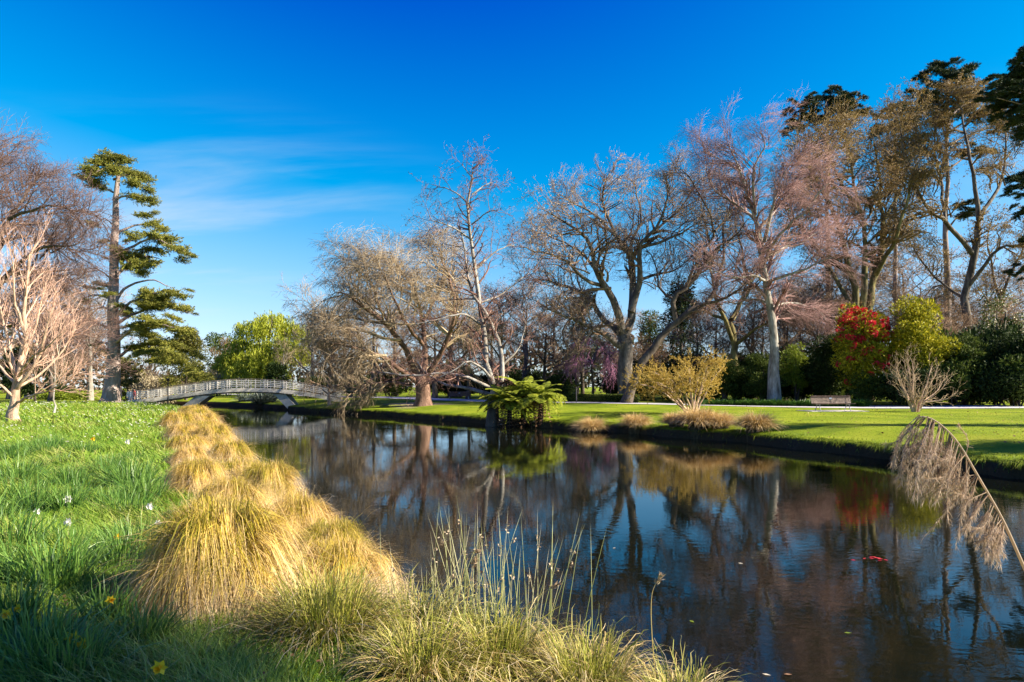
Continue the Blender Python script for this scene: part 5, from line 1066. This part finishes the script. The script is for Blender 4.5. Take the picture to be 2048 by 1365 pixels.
stalk('grass stalk with a grey feathery seed head right of the nodding one', [s3(925, 1330, 4.6), s3(932, 1230, 4.6), s3(940, 1160, 4.6), s3(950, 1120, 4.6)], 130, -.33, 4.6)
stalk('grass stalk with small seed clusters leaning right over the water', [s3(1000, 1330, 4.5), s3(1040, 1230, 4.5), s3(1080, 1190, 4.5), s3(1118, 1168, 4.5)], 60, -.08, 4.5)

# ---------------------------------------------------------------- the bent plume at the right
PLUME = leafmat('plume_fluff', [(.30, .19, .11), (.46, .33, .22), (.60, .47, .35)], [(.38, .26, .16), (.54, .41, .29), (.68, .56, .43)], .45, .7)
dP = 3.2; bp0 = np.array([2.75, 2.9, .2]); root = thing('plume_grass', 'feathery dry plume bending in from the right edge over the water', 'plume grass', (bp0[0], bp0[1], gz(bp0[0], bp0[1])))
o3 = np.array(root.location)
stem = spline([W(2210, 1620, dP), W(2120, 1300, dP), W(2048, 1135, dP), W(2005, 1040, dP), W(1960, 960, dP), W(1915, 885, dP), W(1875, 845, dP), W(1842, 834, dP), W(1815, 850, dP)], 40)-o3
obj('stem', mesh('stem', [tubes(stem[None], np.linspace(.010, .0015, 40)[None], 6)]), PLUME, root)
# side branches hanging to the left, each carrying fine hairs
bp_, br_ = [], []
BRL = [((1842, 834), (1802, 880), (1786, 930)), ((1850, 836), (1815, 890), (1792, 965)), ((1860, 838), (1838, 900), (1814, 968)), ((1866, 840), (1850, 905), (1826, 998)), ((1880, 850), (1866, 915), (1842, 958)), ((1888, 856), (1872, 930), (1836, 1004)),
       ((1900, 870), (1884, 930), (1856, 985)), ((1915, 885), (1895, 950), (1862, 995)), ((1925, 900), (1903, 960), (1868, 1002)), ((1940, 925), (1918, 972), (1885, 992)), ((1955, 950), (1930, 988), (1905, 1004)), ((1958, 955), (1905, 1008), (1850, 1072)),
       ((1975, 985), (1950, 1030), (1926, 1086)), ((1985, 1005), (1962, 1050), (1936, 1082)), ((1995, 1020), (1974, 1070), (1966, 1110)), ((2005, 1040), (1992, 1085), (2000, 1130)), ((2010, 1052), (1996, 1075), (1974, 1122)), ((1932, 908), (1936, 880), (1916, 850)), ((1905, 876), (1890, 915), (1875, 950)), ((1870, 843), (1848, 880), (1830, 930))]
for k, pts in enumerate(BRL):
    for q in range(1 if k in (11, 17) else 6):
        j = 0 if q == 0 else 1; off = rng.normal(0, 1, 3)*j; dd = rng.normal(0, .10)*j
        w3 = [W(pts[0][0]+off[0]*3, pts[0][1]+off[0]*4, dP), W(pts[1][0]+off[1]*8, pts[1][1]+off[1]*8, dP+dd*.6), W(pts[2][0]+off[1]*10+off[2]*14, pts[2][1]+off[2]*20-rng.uniform(0, 22)*j, dP+dd)]
        bp_.append(spline(w3, 8)-o3); br_.append(np.linspace(.0022, .0008, 8))
bp_ = np.array(bp_); br_ = np.array(br_)
n = 15000; i = rng.integers(0, len(bp_), n); f = rng.uniform(.18, 1, n)*7; j = np.minimum(f.astype(int), 6); fr_ = (f-j)[:, None]
p0 = bp_[i, j]*(1-fr_)+bp_[i, j+1]*fr_; tg = nrm(bp_[i, j+1]-bp_[i, j])
tt = np.linspace(0, 1, 3)[None, :, None]; ln = rng.uniform(.012, .04, n)[:, None, None]; dv = nrm(tg+rng.normal(0, .5, (n, 3)))[:, None]
Ph = p0[:, None]+dv*ln*tt+np.array([0, 0, -.35])*ln*tt**2
obj('plume', mesh('plume', [tubes(bp_, br_, 3), blades(Ph, rng.uniform(.0006, .0015, n))]), PLUME, root)

# ---------------------------------------------------------------- meadow
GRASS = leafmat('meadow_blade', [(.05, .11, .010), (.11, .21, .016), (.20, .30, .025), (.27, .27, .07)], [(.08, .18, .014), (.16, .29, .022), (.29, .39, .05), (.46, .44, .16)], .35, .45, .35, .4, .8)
def scatter(n, dmin, dmax, side, pxlo=-250, pxhi=2250, pw=1.0, bmin=.25, bmax=99):
    d = (dmin**pw+(dmax**pw-dmin**pw)*rng.random(n))**(1/pw); px = rng.uniform(pxlo, pxhi, n); x = (px-1024)*d/F; y = d
    s = side_of(x, y); B = NBc if side == 1 else FBc; ok = s == side; x, y = x[ok], y[ok]; bdv = bdist(x, y, B); ok = (bdv > bmin) & (bdv < bmax); return x[ok], y[ok], bdv[ok]
parts = []
for n, d0, d1, h0, h1, wd, K in [(48000, 2.6, 6.5, .06, .20, .0036, 3), (52000, 6.0, 13, .10, .26, .0060, 3), (46000, 12, 26, .12, .28, .012, 3), (24000, 25, 60, .14, .30, .028, 3)]:
    x, y, bd_ = scatter(n, d0, d1, 1, -300, 900 if d0 < 20 else 520, 1.0, .5)
    m = len(x); cl_ = np.sin(x*2.1+np.sin(y*1.7)*1.3)*np.cos(y*1.9+np.sin(x*1.2))   # tufty patches
    hgt = rng.uniform(h0, h1, m)*(1.1+.6*cl_); az = rng.normal(2.6, 1.1, m)+cl_*2; ln = hgt*rng.uniform(.3, 1.2, m)
    t = np.linspace(0, 1, K)[None]; z = gz(x, y)
    P = np.stack([x[:, None]+np.cos(az)[:, None]*ln[:, None]*t**1.6, y[:, None]+np.sin(az)[:, None]*ln[:, None]*t**1.6, z[:, None]-.01+hgt[:, None]*(t-.25*t**2)], -1)
    parts.append(blades(P, wd*rng.uniform(.6, 1.3, m), None, np.clip(.5+.25*cl_+rng.normal(0, .2, m), 0, 1)))
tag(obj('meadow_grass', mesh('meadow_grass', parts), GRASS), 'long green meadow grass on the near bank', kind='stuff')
# mown far lawn with a ragged overhanging edge
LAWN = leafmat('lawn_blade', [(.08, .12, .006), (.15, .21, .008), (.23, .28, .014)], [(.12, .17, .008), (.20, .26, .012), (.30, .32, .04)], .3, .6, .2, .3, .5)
x, y, bd_ = scatter(60000, 13, 46, -1, 500, 2300, 1.0, .06); m = len(x); edge = bd_ < .8
hgt = np.where(edge, rng.uniform(.05, .16, m), rng.uniform(.025, .05, m)); az = rng.random(m)*2*pi; ln = hgt*rng.uniform(.3, 1.0, m); t = np.linspace(0, 1, 3)[None]
P = np.stack([x[:, None]+np.cos(az)[:, None]*ln[:, None]*t**1.5, y[:, None]+np.sin(az)[:, None]*ln[:, None]*t**1.5, gz(x, y)[:, None]-.005+hgt[:, None]*(t-.3*t**2)], -1)
lp = [blades(P, np.where(edge, .010, .008)*rng.uniform(.6, 1.3, m))]
k = rng.integers(0, len(FB), 16000); k = k[(FB[k, 1] > 12) & (FB[k, 1] < 62)]; kk = rng.integers(np.argmax(FB[:, 1] > 13), np.argmax(FB[:, 1] > 60), 14000)
e = FB[kk]+np.array([.75, .66])*rng.uniform(.1, .45, len(kk))[:, None]; hz = gz(e[:, 0], e[:, 1]); ln = rng.uniform(.08, .26, len(kk))*(1+.8*np.sin(e[:, 0]*3.1+np.sin(e[:, 1]*2.3)*2)*np.sin(e[:, 1]*1.7)); dx = -np.array([.75, .66])+rng.normal(0, .35, (len(kk), 2))
P = np.stack([e[:, 0:1]+dx[:, 0:1]*ln[:, None]*t, e[:, 1:2]+dx[:, 1:2]*ln[:, None]*t, hz[:, None]+ln[:, None]*(.5*t-1.0*t**2)], -1)
lp.append(blades(P, .009*rng.uniform(.6, 1.3, len(kk)), None, np.clip(rng.normal(.5, .3, len(kk)), 0, 1)))
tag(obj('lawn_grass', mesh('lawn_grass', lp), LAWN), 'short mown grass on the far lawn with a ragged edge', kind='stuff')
# tiny white meadow flowers, too many to count
x, y, bd_ = scatter(1500, 15, 55, 1, -150, 470, 1.0, 2.2); m = len(x); ok = np.sin(x*.9+1)*np.cos(y*.5)+rng.normal(0, .6, m) > .1; x, y = x[ok], y[ok]; m = len(x)
pos = np.stack([x, y, gz(x, y)+rng.uniform(.16, .32, m)], -1); fp = []
for a in np.arange(5)*2*pi/5: fp.append(leaves(pos, np.stack([np.cos(a+pos[:, 0]*9), np.sin(a+pos[:, 0]*9), np.full(m, .25)], -1), .014+.0008*y, .011+.0006*y))
tag(obj('meadow_flowers', mesh('meadow_flowers', fp), leafmat('petal_white', [(.72, .70, .60), (.82, .80, .74)], None, .2)), 'small white flowers sprinkled over the far part of the meadow', kind='stuff')
# strap-leaf clumps in the meadow
DAFF = leafmat('daffodil_leaf', [(.035, .10, .018), (.08, .18, .03), (.16, .28, .05)], [(.06, .15, .02), (.13, .25, .04), (.24, .36, .07)], .3, .4, .4, .3, 2)
def strapclump(label, x, y, n, s, wd=.006, up=(45, 88), mat=DAFF):
    a, _ = arc_blades(n, .16*s, .35*s, .62*s, up[0], up[1], .30, wd, 6, 2.6); clump('daffodil_leaves', label, x, y, [('leaves', [a], mat)], None, 'plant', 'strap-leaved clumps in the meadow')
for px, py, n, s, lab in [(110, 1190, 260, 1.25, 'big dark clump of long arching leaves at the left in the shade'), (70, 1030, 200, 1.2, 'dark arching leaf clump above the big one at the left edge'), (150, 1010, 140, 1.0, 'dark arching leaf clump with brown seed heads in the mid left'), (265, 1100, 240, 1.0, 'upright grey-green leaf clump left of the golden tussocks'), (215, 1250, 170, .8, 'upright leaf clump in the shade left of the largest tussock'), (285, 1290, 170, .75, 'short upright leaf clump at the foot of the largest tussock'),
                          (60, 1365, 260, 1.0, 'bluish leaf clump at the bottom left corner'), (130, 1390, 220, .9, 'bluish leaf clump at the bottom edge below the two daffodils'), (20, 1270, 200, .9, 'leaf clump at the left edge with two daffodils'), (30, 930, 160, 1.2, 'bright leaf clump at the left edge in the sun')]:
    d = (H-.72)*F/(py-HY); x = (px-1024)*d/F; strapclump(lab, x, d, n, s, .0052 if n < 250 else .006)
# more leaf clumps without flowers, copied through the meadow
src = [k for k in C.objects if k.name.startswith('daffodil_leaves')]
for k in range(34):
    d = rng.uniform(4.6, 17); px = rng.uniform(-30, 300); x = (px-1024)*d/F
    dup(src[k % 6], (x, d, gz(x, d)), rng.uniform(0, 6.28), rng.uniform(.7, 1.2), 'flowerless leaf clump scattered in the long meadow grass', 'flowerless leaf clumps in the meadow')
# daffodils
YEL = leafmat('petal_yellow', [(.75, .55, .02), (.82, .66, .05)], None, .3); ORG = leafmat('trumpet_yellow', [(.80, .42, .01), (.85, .52, .02)], None, .25); WHT = leafmat('petal_paper', [(.78, .76, .66), (.84, .82, .74)], None, .25); STEM = leafmat('flower_stem', [(.08, .18, .03), (.13, .24, .05)], None, .2)
def flower_parts():
    pet = []
    for a in np.arange(6)*pi/3:
        d_ = np.array([[math.cos(a), -.22, math.sin(a)]]); pet.append(leaves(np.zeros((1, 3)), d_, .036, .025, np.array([.5]), nb=np.array([[0, -1.0, 0]])))
    tr = tubes(np.array([[[0, 0, 0], [0, -.012, 0], [0, -.026, 0], [0, -.031, 0]]]), np.array([[.007, .0085, .010, .014]]), 9, apex=False)
    return mesh('petals', pet), mesh('trumpet', [tr])
PET, TRM = flower_parts(); PETW, TRMW = PET.copy(), TRM.copy()
for m_, a_ in ((PET, YEL), (TRM, ORG), (PETW, WHT), (TRMW, WHT)): m_.materials.clear(); m_.materials.append(a_)
STM = mesh('stem', [tubes(np.array([[[0, .03, -.30], [0, .01, -.15], [0, .006, -.02], [0, 0, 0]]]), np.array([[.004, .0035, .003, .002]]), 5)]); STM.materials.append(STEM)
for px, py, s, wh, az, lab in [(14, 1228, 1.25, 0, .3, 'yellow daffodil at the left edge, larger of the pair there'), (38, 1216, 1.0, 0, -.4, 'yellow daffodil just right of the one at the left edge'), (220, 1200, 1.0, 0, .9, 'single yellow daffodil left of the largest tussock'), (114, 1284, .9, 0, .2, 'yellow daffodil bud-like, leftmost of three in the shade'), (144, 1275, 1.2, 0, .6, 'yellow daffodil, middle one of three in the shade'), (169, 1286, 1.1, 0, -.5, 'yellow daffodil, right one of three in the shade'), (320, 1334, 1.25, 0, .1, 'yellow daffodil at the bottom near the tussock foot'), (235, 1073, 1.1, 0, 0, 'pale yellow daffodil in the sunlit grass left of the tussocks'),
                               (75, 1023, 1.2, 1, .2, 'white daffodil in the dark leaves at the left'), (138, 1044, 1.5, 1, -.3, 'white daffodil right of the dark arching leaves'), (136, 998, 1.5, 1, .4, 'white daffodil above the other white ones'), (300, 1013, 1.4, 1, 0, 'white daffodil beside the golden tussocks'), (316, 1046, 1.0, 1, .5, 'small white daffodil at the tussock edge'), (256, 884, 2.2, 1, 0, 'bright white flower farther up the meadow by the tussocks'), (187, 878, 2.0, 0, 0, 'yellow flower far up the sunlit meadow')]:
    d = (H-.95)*F/(py-HY) if py > 950 else (H-.98)*F/(py-HY); p = W(px, py, d)
    root = thing('daffodil', lab, 'daffodil', (p[0], p[1], gz(p[0], p[1])), 'white daffodils' if wh else 'yellow daffodils', az, s)
    hz = (p[2]-root.location.z)/s
    for nm, me in (('petals', PETW if wh else PET), ('trumpet', TRMW if wh else TRM), ('stem', STM)): o = obj(nm, me, None, root); o.location = (0, 0, hz)
# fallen leaves on the bare ground under the tussocks
DEAD = leafmat('fallen_leaf', [(.10, .05, .02), (.20, .10, .05), (.30, .17, .09)], None, .1)
n = 420; x = rng.normal(-2.3, .7, n); y = rng.normal(4.6, .7, n); pos = np.stack([x, y, gz(x, y)+rng.uniform(.02, .05, n)], -1)
tag(obj('fallen_leaves', mesh('fallen_leaves', [leaves(pos, rng.normal(0, 1, (n, 3))*np.array([1, 1, .25]), rng.uniform(.03, .06, n), rng.uniform(.02, .04, n), nb=np.tile([0, 0, 1.], (n, 1)))]), DEAD), 'dead brown leaves lying in the grass by the largest tussock', kind='stuff')
x, y, bd_ = scatter(5200, 15, 50, -1, 450, 2250, 1.0, .3); m = len(x); ok = np.sin(x*.6+1)*np.cos(y*.45)+rng.normal(0, .5, m) > .25; x, y = x[ok], y[ok]; n = len(x)
pos = np.stack([x, y, gz(x, y)+rng.uniform(.03, .055, n)], -1)
tag(obj('leaf_litter', mesh('leaf_litter', [leaves(pos, rng.normal(0, 1, (n, 3))*np.array([1, 1, .25]), rng.uniform(.05, .13, n), rng.uniform(.03, .08, n), nb=np.tile([0, 0, 1.], (n, 1)))]), DEAD), 'brown leaf litter and twigs sprinkled over the far lawn', kind='stuff')
# leaves and petals drifting on the water
for q, (px, py, c, lab) in enumerate([(1755, 1118, FL_RED, 'red petals drifting on the dark water near the plume'), (1712, 1122, FL_RED, 'faint red leaf drifting left of the red petals'), (1226, 1098, FL_WHITE, 'pink-white petal floating in the blue reflection'), (1476, 1127, FL_WHITE, 'white petal floating right of the trunk reflections'), (1567, 1350, DEAD, 'brown leaf floating at the bottom edge'), (1524, 1349, FL_WHITE, 'tiny white feather floating at the bottom edge'), (1379, 1242, LF_LIME, 'green leaf floating left of the middle'), (1688, 1267, LF_LIME, 'green leaf floating in the dark water at the right')]):
    d = H*F/(py-HY); n = 9 if q == 0 else 1; p = np.array([(px-1024)*d/F, d, .006])
    pos = rng.normal(0, .07, (n, 3))*np.array([1, 1, 0])*(n > 1)
    o = obj('floating_leaf', mesh('floating_leaf', [leaves(pos, rng.normal(0, 1, (n, 3))*np.array([1, .5, 0])+np.array([.6, 0, 0]), .07, .035, nb=np.tile([0, 0, 6.], (n, 1)), fold=.03)]), c); o.location = tuple(p); tag(o, lab, 'leaf', 'leaves drifting on the river')

# ---------------------------------------------------------------- trees standing outside the frame on the right, whose shade falls into it
def shade_pine(label, x, y, hh, cb, rw, n=7000, nb=34, lf=.34):
    b = np.array([x, y, gz(x, y)]); root = thing('pine_tree', label, 'tree', b); bl = []
    for k in range(nb):
        u = rng.random(); a = rng.random()*2*pi; r = rw*rng.uniform(.1, .95)*(1-.35*u); s = rng.uniform(.4, .8); bl.append((np.array([math.cos(a)*r, math.sin(a)*r, cb+(hh-cb)*u]), np.array([s, s, s*.7])))
    obj('trunk', mesh('trunk', [tubes(np.array([[[0, 0, -.1], [0, 0, hh*.5], [0.05, 0, hh*.97]]]), np.array([[.22, .16, .03]]), 8)]), BK_CEDAR, root)
    obj('crown', mesh('crown', [blob_leaves(bl, n, lf, lf*.3, upb=.3, fill=.5)]), LF_PINE, root)
shade_pine('tall pine out of view on the right whose shade falls on the near meadow', 38.5, -4.8, 34, 25.0, 2.1, 12000, 110, .5)
shade_pine('second tall pine out of view on the right beside the first', 41.5, -5.0, 37, 27.9, 2.2, 10000, 80, .5)
shade_pine('third tall pine out of view on the right beside the others', 39.2, -6.2, 35, 25.5, 2.0, 11000, 90, .5)
shade_pine('pine out of view on the right shading the lawn edge', 33, 15.8, 16, 8.5, 1.6)
shade_pine('second pine out of view on the right shading the lawn', 36, 23.5, 15, 9, 1.1, 3000)
